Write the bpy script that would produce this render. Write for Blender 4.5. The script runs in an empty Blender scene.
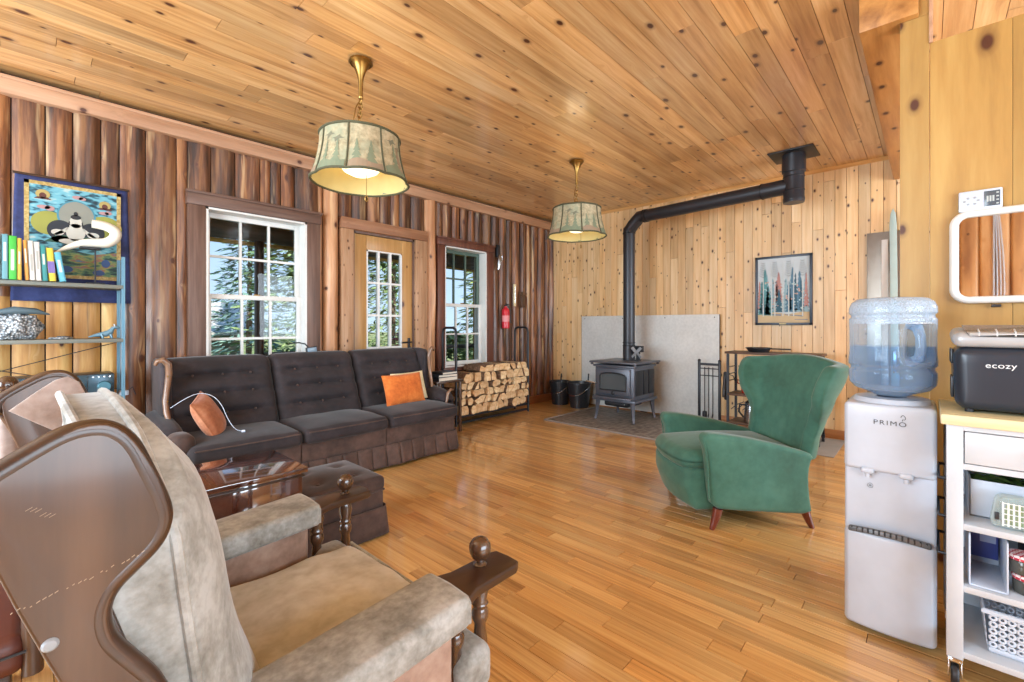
import bpy, bmesh, math, random
from mathutils import Vector, Matrix, noise
from math import sin, cos, pi, radians, tan, sqrt

RND = random.Random(11)
SC = bpy.context.scene
COL = SC.collection

# ------------------------------------------------------------------ colours
def lin(c):
    c /= 255.0
    return c / 12.92 if c <= 0.04045 else ((c + 0.055) / 1.055) ** 2.4

def C(h, k=1.0):
    h = h.lstrip('#')
    return (lin(int(h[0:2], 16)) * k, lin(int(h[2:4], 16)) * k, lin(int(h[4:6], 16)) * k, 1.0)

# ------------------------------------------------------------------ materials
class NT:
    def __init__(s, name):
        s.m = bpy.data.materials.new(name)
        s.m.use_nodes = True
        s.t = s.m.node_tree
        s.b = s.t.nodes['Principled BSDF']
    def n(s, typ, **kw):
        nd = s.t.nodes.new(typ)
        for k, v in kw.items():
            setattr(nd, k, v)
        return nd
    def l(s, a, b):
        s.t.links.new(a, b)
    def val(s, op, a, b=None, c=None, clamp=False):
        nd = s.n('ShaderNodeMath', operation=op, use_clamp=clamp)
        for i, x in enumerate((a, b, c)):
            if x is None: continue
            if isinstance(x, (int, float)): nd.inputs[i].default_value = x
            else: s.l(x, nd.inputs[i])
        return nd.outputs[0]
    def comb(s, x, y, z):
        nd = s.n('ShaderNodeCombineXYZ')
        for i, q in enumerate((x, y, z)):
            if isinstance(q, (int, float)): nd.inputs[i].default_value = q
            else: s.l(q, nd.inputs[i])
        return nd.outputs[0]
    def noise(s, vec, scale, detail=3, rough=0.55):
        nd = s.n('ShaderNodeTexNoise')
        nd.inputs['Scale'].default_value = scale
        nd.inputs['Detail'].default_value = detail
        nd.inputs['Roughness'].default_value = rough
        s.l(vec, nd.inputs['Vector'])
        return nd.outputs[0]
    def ramp(s, fac, stops):
        nd = s.n('ShaderNodeValToRGB')
        e = nd.color_ramp.elements
        while len(e) > 1: e.remove(e[-1])
        e[0].position, e[0].color = stops[0]
        for p, c in stops[1:]:
            x = e.new(p); x.color = c
        s.l(fac, nd.inputs[0])
        return nd.outputs[0]
    def mix(s, fac, a, b, blend='MIX'):
        nd = s.n('ShaderNodeMix', data_type='RGBA', blend_type=blend)
        for inp, x in ((nd.inputs[0], fac), (nd.inputs[6], a), (nd.inputs[7], b)):
            if isinstance(x, (int, float)): inp.default_value = x
            elif isinstance(x, tuple): inp.default_value = x
            else: s.l(x, inp)
        return nd.outputs[2]
    def bump(s, h, strength=0.3, dist=0.01):
        nd = s.n('ShaderNodeBump')
        nd.inputs['Strength'].default_value = strength
        nd.inputs['Distance'].default_value = dist
        s.l(h, nd.inputs['Height'])
        s.l(nd.outputs[0], s.b.inputs['Normal'])
    def set(s, **kw):
        for k, v in kw.items():
            i = s.b.inputs[k.replace('_', ' ')]
            if isinstance(v, (int, float, tuple)): i.default_value = v
            else: s.l(v, i)
        return s

def plain(name, col, rough=0.5, metal=0.0, **kw):
    m = NT(name)
    oc = m.n('ShaderNodeTexCoord').outputs['Object']
    f = m.noise(oc, 9, 3)
    c = m.mix(f, tuple(x * 0.88 for x in col[:3]) + (1,), tuple(min(1, x * 1.1) for x in col[:3]) + (1,))
    m.set(Base_Color=c, Roughness=rough, Metallic=metal)
    for k, v in kw.items(): m.set(**{k: v})
    return m.m

def wood(name, dark, mid, light, axis='UV', knots=0.0, rough=0.4, coat=0.0, fine=34, tint_amt=0.5, kscale=3.2, kcol=None, coat_rough=0.15, bump=0.12, streak=0.0, con=1.0):
    """Procedural timber; the grain runs along `axis` (UV: along U)."""
    m = NT(name)
    tc = m.n('ShaderNodeTexCoord')
    sep = m.n('ShaderNodeSeparateXYZ')
    if axis == 'UV':
        m.l(tc.outputs['UV'], sep.inputs[0])
        al, ac = sep.outputs[0], sep.outputs[1]
        at = m.n('ShaderNodeAttribute', attribute_name='tint')
        s2 = m.n('ShaderNodeSeparateXYZ'); m.l(at.outputs['Vector'], s2.inputs[0])
        tint, hue = s2.outputs[0], s2.outputs[1]
        th = m.val('MULTIPLY', hue, 61.0)
    else:
        m.l(tc.outputs['Object'], sep.inputs[0])
        i = 'XYZ'.index(axis)
        al, ac, th = sep.outputs[i], sep.outputs[(i + 1) % 3], sep.outputs[(i + 2) % 3]
        tint = hue = None
    kn = None
    if knots > 0:
        vo = m.n('ShaderNodeTexVoronoi', feature='F1', voronoi_dimensions='2D')
        vo.inputs['Scale'].default_value = kscale
        vo.inputs['Randomness'].default_value = 1.0
        kv = m.comb(m.val('MULTIPLY', al, 0.8), m.val('ADD', m.val('MULTIPLY', ac, 1.35), th if axis != 'UV' else m.val('MULTIPLY', tint, 7.0)), 0.0)
        m.l(kv, vo.inputs['Vector'])
        sel = m.n('ShaderNodeSeparateXYZ'); m.l(vo.outputs['Color'], sel.inputs[0])
        kn = m.val('DIVIDE', vo.outputs['Distance'], m.val('ADD', 0.35, m.val('MULTIPLY', sel.outputs[1], 1.0)))
        bend = m.val('MULTIPLY', m.val('EXPONENT', m.val('MULTIPLY', kn, -16.0)), 0.05)
        ac = m.val('ADD', ac, bend)
    gv = m.comb(m.val('MULTIPLY', al, 1.4), m.val('MULTIPLY', ac, float(fine)), th if axis == 'UV' else m.val('MULTIPLY', th, float(fine)))
    g = m.noise(gv, 1.0, 5, 0.62)
    wv = m.comb(m.val('MULTIPLY', al, 0.9), m.val('MULTIPLY', ac, 7.0), th if axis == 'UV' else m.val('MULTIPLY', th, 7.0))
    w = m.noise(wv, 1.0, 2, 0.5)
    f = m.val('ADD', m.val('MULTIPLY', g, 0.6), m.val('MULTIPLY', w, 0.4))
    c = m.ramp(f, [(0.5 - 0.19 * con, dark), (0.5, mid), (0.5 + 0.17 * con, light)])
    if streak > 0:
        sv = m.comb(m.val('MULTIPLY', al, 0.8), m.val('MULTIPLY', ac, 11.0), th if axis == 'UV' else m.val('MULTIPLY', th, 11.0))
        sn = m.noise(sv, 1.3, 3)
        sf = m.ramp(sn, [(0.60, (0, 0, 0, 1)), (0.72, (1, 1, 1, 1))])
        c = m.mix(m.val('MULTIPLY', sf, streak), c, C('#d9b98c'))
        df = m.ramp(sn, [(0.26, (1, 1, 1, 1)), (0.36, (0, 0, 0, 1))])
        c = m.mix(m.val('MULTIPLY', df, 0.75), c, C('#2a1710'))
    if tint is not None:
        k = m.val('ADD', m.val('MULTIPLY', tint, tint_amt), 1.0 - tint_amt * 0.5)
        kk = m.comb(k, m.val('MULTIPLY', k, m.val('ADD', m.val('MULTIPLY', hue, 0.12), 0.94)), m.val('MULTIPLY', k, m.val('ADD', m.val('MULTIPLY', hue, 0.3), 0.85)))
        c = m.mix(1.0, c, kk, 'MULTIPLY')
    if kn is not None:
        kf = m.ramp(kn, [(0.045, (1, 1, 1, 1)), (0.075, (0.35, 0.35, 0.35, 1)), (0.13, (0, 0, 0, 1))])
        # only some of the cells carry a knot
        on = m.val('GREATER_THAN', sel.outputs[0], 1.0 - knots)
        c = m.mix(m.val('MULTIPLY', kf, on), c, kcol or C('#4a2412'))
    m.set(Base_Color=c, Roughness=rough, Coat_Weight=coat, Coat_Roughness=coat_rough)
    if bump: m.bump(g, bump, 0.004)
    return m.m

def fabric(name, dark, mid, light, scale=4.0, rough=0.85, sheen=0.35, weave=260, tone=None):
    m = NT(name)
    oc = m.n('ShaderNodeTexCoord').outputs['Object']
    a = m.noise(oc, scale, 4, 0.6)
    b = m.noise(oc, scale * 7, 3, 0.6)
    f = m.val('ADD', m.val('MULTIPLY', a, 0.7), m.val('MULTIPLY', b, 0.3))
    c = m.ramp(f, [(0.36, dark), (0.5, mid), (0.64, light)])
    if tone is not None:
        t = m.noise(oc, scale * 0.45, 2)
        c = m.mix(m.ramp(t, [(0.45, (0, 0, 0, 1)), (0.6, (1, 1, 1, 1))]), c, tone)
    m.set(Base_Color=c, Roughness=rough, Sheen_Weight=sheen, Sheen_Roughness=0.4)
    wv = m.noise(oc, weave, 2)
    m.bump(m.val('ADD', m.val('MULTIPLY', wv, 0.25), b), 0.10, 0.003)
    return m.m

def glass_mat(name, col=(0.95, 0.97, 0.97, 1), rough=0.0):
    m = NT(name)
    t = m.t
    out = t.nodes['Material Output']
    tr = m.n('ShaderNodeBsdfTransparent'); tr.inputs[0].default_value = col
    gl = m.n('ShaderNodeBsdfGlossy'); gl.inputs['Roughness'].default_value = rough
    fr = m.n('ShaderNodeFresnel'); fr.inputs[0].default_value = 1.35
    mx = m.n('ShaderNodeMixShader')
    m.l(fr.outputs[0], mx.inputs[0]); m.l(tr.outputs[0], mx.inputs[1]); m.l(gl.outputs[0], mx.inputs[2])
    m.l(mx.outputs[0], out.inputs[0])
    return m.m

def emit(name, col, strength):
    m = NT(name)
    m.set(Base_Color=col, Emission_Color=col, Emission_Strength=strength, Roughness=0.5)
    return m.m

M = {}
M['floor'] = wood('oak_floor', C('#a67640'), C('#cc9b5c'), C('#d9b072'), fine=70, rough=0.34, coat=0.9, coat_rough=0.11, con=0.75, tint_amt=0.34, bump=0.05)
M['ceil'] = wood('pine_ceiling', C('#a87a48'), C('#c99d66'), C('#d9b481'), fine=30, rough=0.38, coat=0.9, coat_rough=0.2, con=0.8, knots=0.8, kscale=3.3, tint_amt=0.40, bump=0.10)
M['pine'] = wood('knotty_pine_wall', C('#c29a66'), C('#dbb785'), C('#e6c89c'), fine=26, rough=0.45, coat=0.15, coat_rough=0.3, knots=0.9, kscale=6.0, tint_amt=0.30, bump=0.08)
M['pine_gold'] = wood('golden_pine_boards', C('#906c3a'), C('#a78146'), C('#b49255'), fine=14, rough=0.4, coat=0.15, knots=0.8, kscale=2.6, tint_amt=0.2, bump=0.04)
M['slab'] = wood('log_slab_wall', C('#341e13'), C('#6a422a'), C('#946640'), fine=20, rough=0.42, coat=0.3, coat_rough=0.25, knots=0.6, kscale=3.0, tint_amt=0.8, bump=0.6, streak=0.65, con=0.55)
M['logpost'] = wood('log_post', C('#8a5a36'), C('#b4825a'), C('#cda27c'), fine=18, rough=0.45, knots=0.5, kscale=3.0, tint_amt=0.5, bump=0.25, streak=0.7)
M['casing_dark'] = wood('casing_dark', C('#4a342b'), C('#644a3e'), C('#7a6256'), axis='Z', fine=24, rough=0.5, bump=0.1)
M['casing_darkh'] = wood('casing_dark_h', C('#4a342b'), C('#644a3e'), C('#7a6256'), axis='X', fine=24, rough=0.5, bump=0.1)
M['casing_red'] = wood('casing_red', C('#40221a'), C('#60382a'), C('#764a3a'), axis='Z', fine=24, rough=0.45, bump=0.1)
M['casing_rough'] = wood('casing_rough', C('#7d5a40'), C('#a37c5a'), C('#bb987a'), axis='Z', fine=24, rough=0.6, knots=0.9, kscale=7, bump=0.3)
M['casing_roughh'] = wood('casing_rough_h', C('#6e4630'), C('#8e6244'), C('#a87e5e'), axis='X', fine=24, rough=0.6, knots=0.5, kscale=5, bump=0.3)
M['doorpine'] = wood('door_pine', C('#9a7040'), C('#b0854f'), C('#bd9560'), axis='Z', fine=18, rough=0.4, knots=0.4, kscale=3.0, bump=0.05)
M['trimpine'] = wood('trim_pine', C('#936a4c'), C('#b08768'), C('#c09a7c'), axis='X', fine=20, rough=0.5, knots=0.7, kscale=3.2, bump=0.05)
M['beam'] = wood('beam_pine', C('#8a5a2a'), C('#b17c42'), C('#c89657'), axis='X', fine=16, rough=0.42, knots=0.7, kscale=3.5, bump=0.06)
M['walnut'] = wood('dark_walnut', C('#241610'), C('#3a261a'), C('#4e3626'), axis='X', fine=9, rough=0.36, coat=0.3, coat_rough=0.15, bump=0.02)
M['walnutz'] = wood('dark_walnut_upright', C('#2c1c14'), C('#462f20'), C('#5a402e'), axis='Z', fine=12, rough=0.36, coat=0.25, coat_rough=0.15, bump=0.02)
M['turned'] = wood('turned_walnut', C('#2a1a12'), C('#452d1e'), C('#5c412e'), axis='Z', fine=12, rough=0.25, coat=0.9, coat_rough=0.06, bump=0.01)
M['mahog'] = wood('mahogany', C('#32180f'), C('#4c261a'), C('#5e3424'), axis='X', fine=14, rough=0.2, coat=1.0, coat_rough=0.05, bump=0.0)
M['mahog'].node_tree.nodes['Principled BSDF'].inputs['Coat IOR'].default_value = 2.1
M['redleg'] = wood('red_leg', C('#4a1c14'), C('#6a2c1e'), C('#80402c'), axis='Z', fine=18, rough=0.3, coat=0.4)
M['white'] = plain('white_paint', C('#d8d9d6'), 0.4)
M['white_plastic'] = plain('white_plastic', C('#bcc7d6'), 0.3)
M['cart_white'] = plain('cart_white', C('#bcc3cb'), 0.4)
M['green_sash'] = plain('green_sash', C('#53675c'), 0.5)
M['glass'] = glass_mat('clear_glass')
M['black_metal'] = plain('black_metal', C('#2c2e32'), 0.42, 0.5)
M['black_plastic'] = plain('black_plastic', C('#22252a'), 0.38)
M['stove'] = plain('cast_iron_enamel', C('#565a64'), 0.36, 0.3)
M['stove_dark'] = plain('cast_iron_dark', C('#26282c'), 0.5, 0.3)
M['pipe'] = plain('stove_pipe_black', C('#34363c'), 0.38, 0.3)
M['steel'] = plain('bright_steel', C('#b9bcc0'), 0.25, 1.0)
M['chrome'] = plain('chrome', C('#d8dadc'), 0.1, 1.0)
M['brass'] = plain('aged_brass', C('#94743f'), 0.33, 1.0)
M['green_velvet'] = fabric('green_velvet', C('#386456'), C('#427464'), C('#4e8272'), scale=2.5, sheen=0.3)
M['sofa'] = fabric('brown_velvet', C('#1d1719'), C('#282124'), C('#362e31'), scale=3.0, sheen=0.12)
M['sofa_lo'] = fabric('brown_velvet_skirt', C('#352724'), C('#48362f'), C('#5c463e'), scale=3.0, sheen=0.15)
M['ott'] = fabric('ottoman_velvet', C('#2e2220'), C('#40302b'), C('#523f38'), scale=4.0, sheen=0.2)
M['olive'] = fabric('olive_velvet', C('#6d6b64'), C('#8e8e89'), C('#abacaa'), scale=9.0, sheen=0.35)
M['olive_seat'] = fabric('seat_velvet', C('#a6a39c'), C('#c2c2c0'), C('#d6d8d9'), scale=3.0, sheen=0.3)
M['oak_trim'] = wood('sofa_trim_wood', C('#5a4030'), C('#7a5b45'), C('#94755c'), axis='Z', rough=.35, coat=.4)
M['rose'] = fabric('rose_grey_velvet', C('#86746c'), C('#a3938c'), C('#b5a8a2'), scale=6.0, sheen=0.3)
M['rosebrown'] = fabric('rose_brown_velvet', C('#7a6254'), C('#94796a'), C('#a89080'), scale=5.0, sheen=0.3)
M['orange'] = fabric('orange_velvet', C('#b5581c'), C('#cc6c28'), C('#dc8038'), scale=6.0, sheen=0.25)
M['rust'] = fabric('rust_velvet', C('#96573a'), C('#ae6b48'), C('#bf8260'), scale=6.0, sheen=0.25)
M['cream'] = fabric('cream_cloth', C('#cfc08e'), C('#dccfa4'), C('#e8deba'), scale=6.0, sheen=0.1)
M['leather'] = plain('rust_leather', C('#5a2e24'), 0.4)
M['navy'] = fabric('navy_cloth', C('#1c2347'), C('#27305c'), C('#343e6c'), scale=5.0, sheen=0.2)
M['blue_metal'] = plain('blue_grey_metal', C('#587d8e'), 0.4, 0.3)
M['shelf_top'] = plain('grey_shelf', C('#6d716a'), 0.5)
M['slate'] = None

m = NT('slate_tiles')
uvc = m.n('ShaderNodeTexCoord').outputs['Object']
br = m.n('ShaderNodeTexBrick'); m.l(uvc, br.inputs['Vector'])
br.inputs['Scale'].default_value = 3.2; br.inputs['Mortar Size'].default_value = 0.018
br.inputs['Color1'].default_value = C('#5b524b'); br.inputs['Color2'].default_value = C('#6c655e'); br.inputs['Mortar'].default_value = C('#9c958a')
sn = m.noise(uvc, 14, 4)
m.set(Base_Color=m.mix(0.6, br.outputs['Color'], m.ramp(sn, [(0.35, C('#4a423c')), (0.6, C('#8b8178'))])), Roughness=0.55)
m.bump(sn, 0.4, 0.01)
M['slate'] = m.m

m = NT('cement_board')
oc = m.n('ShaderNodeTexCoord').outputs['Object']
n1 = m.noise(oc, 2.2, 4); n2 = m.noise(oc, 30, 3)
m.set(Base_Color=m.mix(0.25, m.ramp(n1, [(0.35, C('#c6cac8')), (0.65, C('#d6dad8'))]), m.ramp(n2, [(0.4, C('#bcc0be')), (0.6, C('#dcdedc'))])), Roughness=0.6)
M['cement'] = m.m

m = NT('firewood_end')
oc = m.n('ShaderNodeTexCoord').outputs['Object']
oi = m.n('ShaderNodeObjectInfo').outputs['Random']
n1 = m.noise(oc, 22, 4)
c = m.ramp(n1, [(0.3, C('#bc9466')), (0.5, C('#e2c496')), (0.7, C('#f2dfb8'))])
c = m.mix(m.val('MULTIPLY', oi, 0.5), c, C('#a8703c'))
m.set(Base_Color=c, Roughness=0.8)
M['log_end'] = m.m
m = NT('firewood_bark')
oc = m.n('ShaderNodeTexCoord').outputs['Object']
n1 = m.noise(oc, 34, 4)
m.set(Base_Color=m.ramp(n1, [(0.3, C('#4a372a')), (0.55, C('#7d6450')), (0.75, C('#a58c74'))]), Roughness=0.9)
m.bump(n1, 0.6, 0.01)
M['bark'] = m.m

m = NT('crystal_rock')
oc = m.n('ShaderNodeTexCoord').outputs['Object']
vo = m.n('ShaderNodeTexVoronoi'); vo.inputs['Scale'].default_value = 70; m.l(oc, vo.inputs['Vector'])
m.set(Base_Color=m.ramp(vo.outputs['Distance'], [(0.1, C('#d7dbdd')), (0.45, C('#8a9298')), (0.8, C('#3c444b'))]), Roughness=0.3)
m.bump(vo.outputs['Distance'], 0.8, 0.01)
M['rock'] = m.m

m = NT('lampshade_print')
oc = m.n('ShaderNodeTexCoord').outputs['Object']
n1 = m.noise(oc, 26, 5, 0.7); n2 = m.noise(oc, 7, 3)
c = m.ramp(n1, [(0.32, C('#7c755a')), (0.5, C('#a2987a')), (0.7, C('#c0b294'))])
c = m.mix(m.ramp(n2, [(0.5, (0, 0, 0, 1)), (0.62, (0.7, 0.7, 0.7, 1))]), c, C('#8f957c'))
m.set(Base_Color=c, Roughness=0.7, Transmission_Weight=0.0)
M['shade'] = m.m
M['shade_in'] = plain('shade_lining', C('#cdbd80'), 0.7)
M['braid'] = plain('shade_braid', C('#4c4c36'), 0.8)
M['print_green'] = plain('shade_pines', C('#747e66'), 0.7)
M['print_rust'] = plain('shade_rust', C('#8f7c66'), 0.7)
M['print_dark'] = plain('shade_geese', C('#70705c'), 0.7)
M['bulb'] = emit('lamp_glow', (1.0, 0.90, 0.66, 1), 1.5)

# ------------------------------------------------------------------ mesh builder
class MB:
    def __init__(s):
        s.bm = bmesh.new()
        s.uv = s.bm.loops.layers.uv.new('UVMap')
        s.tn = s.bm.loops.layers.float_color.new('tint')
    def face(s, vs, mi=0, uvs=None, tint=(0.5, 0.5, 0.5, 1), smooth=True):
        try:
            f = s.bm.faces.new(vs)
        except ValueError:
            return None
        f.material_index = mi; f.smooth = smooth
        for i, l in enumerate(f.loops):
            if uvs: l[s.uv].uv = uvs[i]
            l[s.tn] = tint
        return f
    def poly(s, pts, mi=0, tint=(0.5, 0.5, 0.5, 1), uvs=None):
        return s.face([s.bm.verts.new(p) for p in pts], mi, uvs, tint)
    def add(s, o, mat=None, mi=0):
        """append another bmesh (geometry only)"""
        mp = {}
        for v in o.verts:
            mp[v] = s.bm.verts.new(mat @ v.co if mat else v.co)
        for f in o.faces:
            nf = s.face([mp[v] for v in f.verts], mi)
        o.free()
    def box(s, c, size, bev=0.0, rot=None, mi=0, seg=2):
        o = bmesh.new()
        bmesh.ops.create_cube(o, size=1.0)
        for v in o.verts: v.co = Vector((v.co.x * size[0], v.co.y * size[1], v.co.z * size[2]))
        if bev > 0:
            bmesh.ops.bevel(o, geom=list(o.edges), offset=min(bev, min(size) * 0.45), segments=seg, affect='EDGES', profile=0.5)
        mt = Matrix.Translation(c)
        if rot is not None: mt = mt @ (rot if isinstance(rot, Matrix) else Matrix.Rotation(rot, 4, 'Z'))
        s.add(o, mt, mi); return s
    def bb(s, x0, x1, y0, y1, z0, z1, bev=0.0, mi=0):
        return s.box(((x0 + x1) / 2, (y0 + y1) / 2, (z0 + z1) / 2), (abs(x1 - x0), abs(y1 - y0), abs(z1 - z0)), bev, None, mi)
    def prism(s, pts, off, bev=0.0, mi=0, seg=3):
        o = bmesh.new(); off = Vector(off)
        a = [o.verts.new(Vector(p)) for p in pts]
        b = [o.verts.new(Vector(p) + off) for p in pts]
        o.faces.new(a[::-1]); o.faces.new(b)
        n = len(pts)
        for i in range(n): o.faces.new((a[i], a[(i + 1) % n], b[(i + 1) % n], b[i]))
        bmesh.ops.recalc_face_normals(o, faces=o.faces)
        if bev > 0:
            es = [e for e in o.edges if (e.verts[0] in a and e.verts[1] in a) or (e.verts[0] in b and e.verts[1] in b)]
            bmesh.ops.bevel(o, geom=es, offset=bev, segments=seg, affect='EDGES', profile=0.5)
        s.add(o, None, mi); return s
    def rbox(s, c, size, r, fn=None, n=8, mi=0, rot=None, k=3):
        """rounded box with an optional deformation fn(p, (a,b,c)) before placing"""
        h = [x / 2 for x in size]; r = min(r, min(h) * 0.999)
        ax = []
        for q in h:
            i = q - r
            inner = [-i + 2 * i * j / n for j in range(n + 1)] if i > 1e-6 else [0.0]
            e = [i + r * tan(radians(45) * (j + 1) / k) for j in range(k)]
            ax.append([-x for x in e[::-1]] + inner + e)
        vd = {}
        mt = Matrix.Translation(c)
        if rot is not None: mt = mt @ (rot if isinstance(rot, Matrix) else Matrix.Rotation(rot, 4, 'Z'))
        def vert(p):
            key = (round(p[0], 5), round(p[1], 5), round(p[2], 5))
            if key in vd: return vd[key]
            q = Vector([max(-(h[i] - r), min(h[i] - r, p[i])) for i in range(3)])
            d = Vector(p) - q
            w = q + d.normalized() * r if d.length > 1e-9 else q
            if fn: w = Vector(fn(w, (p[0] / h[0], p[1] / h[1], p[2] / h[2])))
            vd[key] = s.bm.verts.new(mt @ w)
            return vd[key]
        for d in range(3):
            e, f = (d + 1) % 3, (d + 2) % 3
            for sg in (-1, 1):
                for i in range(len(ax[e]) - 1):
                    for j in range(len(ax[f]) - 1):
                        q = []
                        for (ii, jj) in ((i, j), (i + 1, j), (i + 1, j + 1), (i, j + 1)):
                            p = [0, 0, 0]; p[d] = sg * h[d]; p[e] = ax[e][ii]; p[f] = ax[f][jj]
                            q.append(vert(p))
                        if sg < 0: q = q[::-1]
                        s.face(q, mi)
        return s
    def tube(s, path, r, n=10, cap=True, mi=0, closed=False):
        path = [Vector(p) for p in path]
        rs = r if isinstance(r, (list, tuple)) else [r] * len(path)
        N = len(path); rings = []; up = None
        for i, p in enumerate(path):
            if closed: t = path[(i + 1) % N] - path[i - 1]
            elif i == 0: t = path[1] - p
            elif i == N - 1: t = p - path[i - 1]
            else: t = (path[i + 1] - p).normalized() + (p - path[i - 1]).normalized()
            t.normalize()
            if up is None:
                up = Vector((0, 0, 1)) if abs(t.z) < 0.9 else Vector((1, 0, 0))
            x = up - t * up.dot(t)
            if x.length < 1e-6: x = t.orthogonal()
            x.normalize(); y = t.cross(x); up = x
            rings.append([s.bm.verts.new(p + (x * cos(2 * pi * j / n) + y * sin(2 * pi * j / n)) * rs[i]) for j in range(n)])
        for i in range(N if closed else N - 1):
            a, b = rings[i], rings[(i + 1) % N]
            for j in range(n): s.face((a[j], a[(j + 1) % n], b[(j + 1) % n], b[j]), mi)
        if cap and not closed:
            s.face(rings[0][::-1], mi); s.face(rings[-1], mi)
        return s
    def lathe(s, prof, c=(0, 0, 0), n=24, mi=0, mat=None, cap=True):
        mt = Matrix.Translation(c)
        if mat is not None: mt = mt @ mat
        rings = []
        for (r, z) in prof:
            if r < 1e-6: rings.append([s.bm.verts.new(mt @ Vector((0, 0, z)))])
            else: rings.append([s.bm.verts.new(mt @ Vector((r * cos(2 * pi * j / n), r * sin(2 * pi * j / n), z))) for j in range(n)])
        for a, b in zip(rings, rings[1:]):
            for j in range(n):
                k = (j + 1) % n
                if len(a) == 1 and len(b) == 1: continue
                if len(a) == 1: s.face((a[0], b[k], b[j]), mi)
                elif len(b) == 1: s.face((a[j], a[k], b[0]), mi)
                else: s.face((a[j], a[k], b[k], b[j]), mi)
        if cap:
            if len(rings[0]) > 1: s.face(rings[0][::-1], mi)
            if len(rings[-1]) > 1: s.face(rings[-1], mi)
        return s
    def sphere(s, c, r, n=16, sc=(1, 1, 1), mi=0):
        k = n // 2
        return s.lathe([(r * sin(pi * i / k), -r * cos(pi * i / k)) for i in range(k + 1)], c, n, mi, Matrix.Diagonal((sc[0], sc[1], sc[2], 1)), cap=False)
    def grid(s, fn, nu, nv, mi=0, closed_u=False):
        g = [[s.bm.verts.new(fn(i / nu, j / nv)) for j in range(nv + 1)] for i in range(nu if closed_u else nu + 1)]
        for i in range(nu):
            a, b = g[i], g[(i + 1) % len(g)]
            for j in range(nv): s.face((a[j], b[j], b[j + 1], a[j + 1]), mi)
        return s

def obj(name, mb, mat, parent=None, angle=38, loc=None):
    me = bpy.data.meshes.new(name)
    bm = mb.bm
    bmesh.ops.recalc_face_normals(bm, faces=bm.faces)
    bm.to_mesh(me); bm.free()
    for x in (mat if isinstance(mat, (list, tuple)) else [mat]): me.materials.append(x)
    try: me.set_sharp_from_angle(angle=radians(angle))
    except Exception: pass
    o = bpy.data.objects.new(name, me)
    COL.objects.link(o)
    if parent is not None: o.parent = parent
    if loc: o.location = loc
    return o

def raw(name, mb, mat, parent=None, angle=38):
    """like obj, keeping the face directions as built"""
    me = bpy.data.meshes.new(name)
    mb.bm.to_mesh(me); mb.bm.free()
    for x in (mat if isinstance(mat, (list, tuple)) else [mat]): me.materials.append(x)
    me.set_sharp_from_angle(angle=radians(angle))
    o = bpy.data.objects.new(name, me); COL.objects.link(o)
    if parent is not None: o.parent = parent
    return o

def tag(o, label=None, cat=None, group=None, kind=None):
    if label: o['label'] = label
    if cat: o['category'] = cat
    if group: o['group'] = group
    if kind: o['kind'] = kind
    return o

def thing(name, label, cat, loc=(0, 0, 0), rotz=0.0, group=None, kind=None):
    o = bpy.data.objects.new(name, None)
    o.empty_display_size = 0.1
    COL.objects.link(o)
    o.location = loc; o.rotation_euler = (0, 0, rotz)
    return tag(o, label, cat, group, kind)

def structure(name, mb, mat, angle=38):
    return tag(obj(name, mb, mat, None, angle), kind='structure')

def subsurf(o, lv=2):
    md = o.modifiers.new('Subdivision', 'SUBSURF'); md.levels = lv; md.render_levels = lv
    return o

def text_mesh(name, body, size, mat, parent, mtx, depth=0.0008, spacing=1.0):
    cu = bpy.data.curves.new(name, 'FONT')
    cu.body = body; cu.size = size; cu.extrude = depth; cu.align_x = 'CENTER'; cu.align_y = 'CENTER'; cu.space_character = spacing
    tmp = bpy.data.objects.new(name + '_tmp', cu)
    COL.objects.link(tmp)
    dg = bpy.context.evaluated_depsgraph_get()
    me = bpy.data.meshes.new_from_object(tmp.evaluated_get(dg))
    bpy.data.objects.remove(tmp)
    me.materials.clear(); me.materials.append(mat)
    me.transform(mtx)
    o = bpy.data.objects.new(name, me); COL.objects.link(o)
    if parent is not None: o.parent = parent
    return o

# ------------------------------------------------------------------ camera
F_PX = 450.0; YAW = radians(42.75); EYE = 1.27
cam = bpy.data.cameras.new('camera')
cam.sensor_width = 36.0; cam.lens = F_PX / 1024.0 * 36.0
cam.shift_y = -16.0 / 1024.0
cam.clip_start = 0.02; cam.clip_end = 200
co = bpy.data.objects.new('camera', cam); COL.objects.link(co)
co.location = (0, 0, EYE); co.rotation_euler = (radians(90), 0, YAW - radians(90))
SC.camera = co

# room extents: x runs along the log wall towards the stove wall, y runs towards the log wall
XB = 6.15      # stove wall
YL = 4.76      # log wall base plane (slabs stand proud to about 4.69)
ZC = 3.04      # ceiling
XR = -2.3      # wall behind the camera
YR = -3.0      # far right wall

# ================================================================== ROOM SHELL
def tnt(): return (RND.random(), RND.random(), RND.random(), 1)

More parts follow.
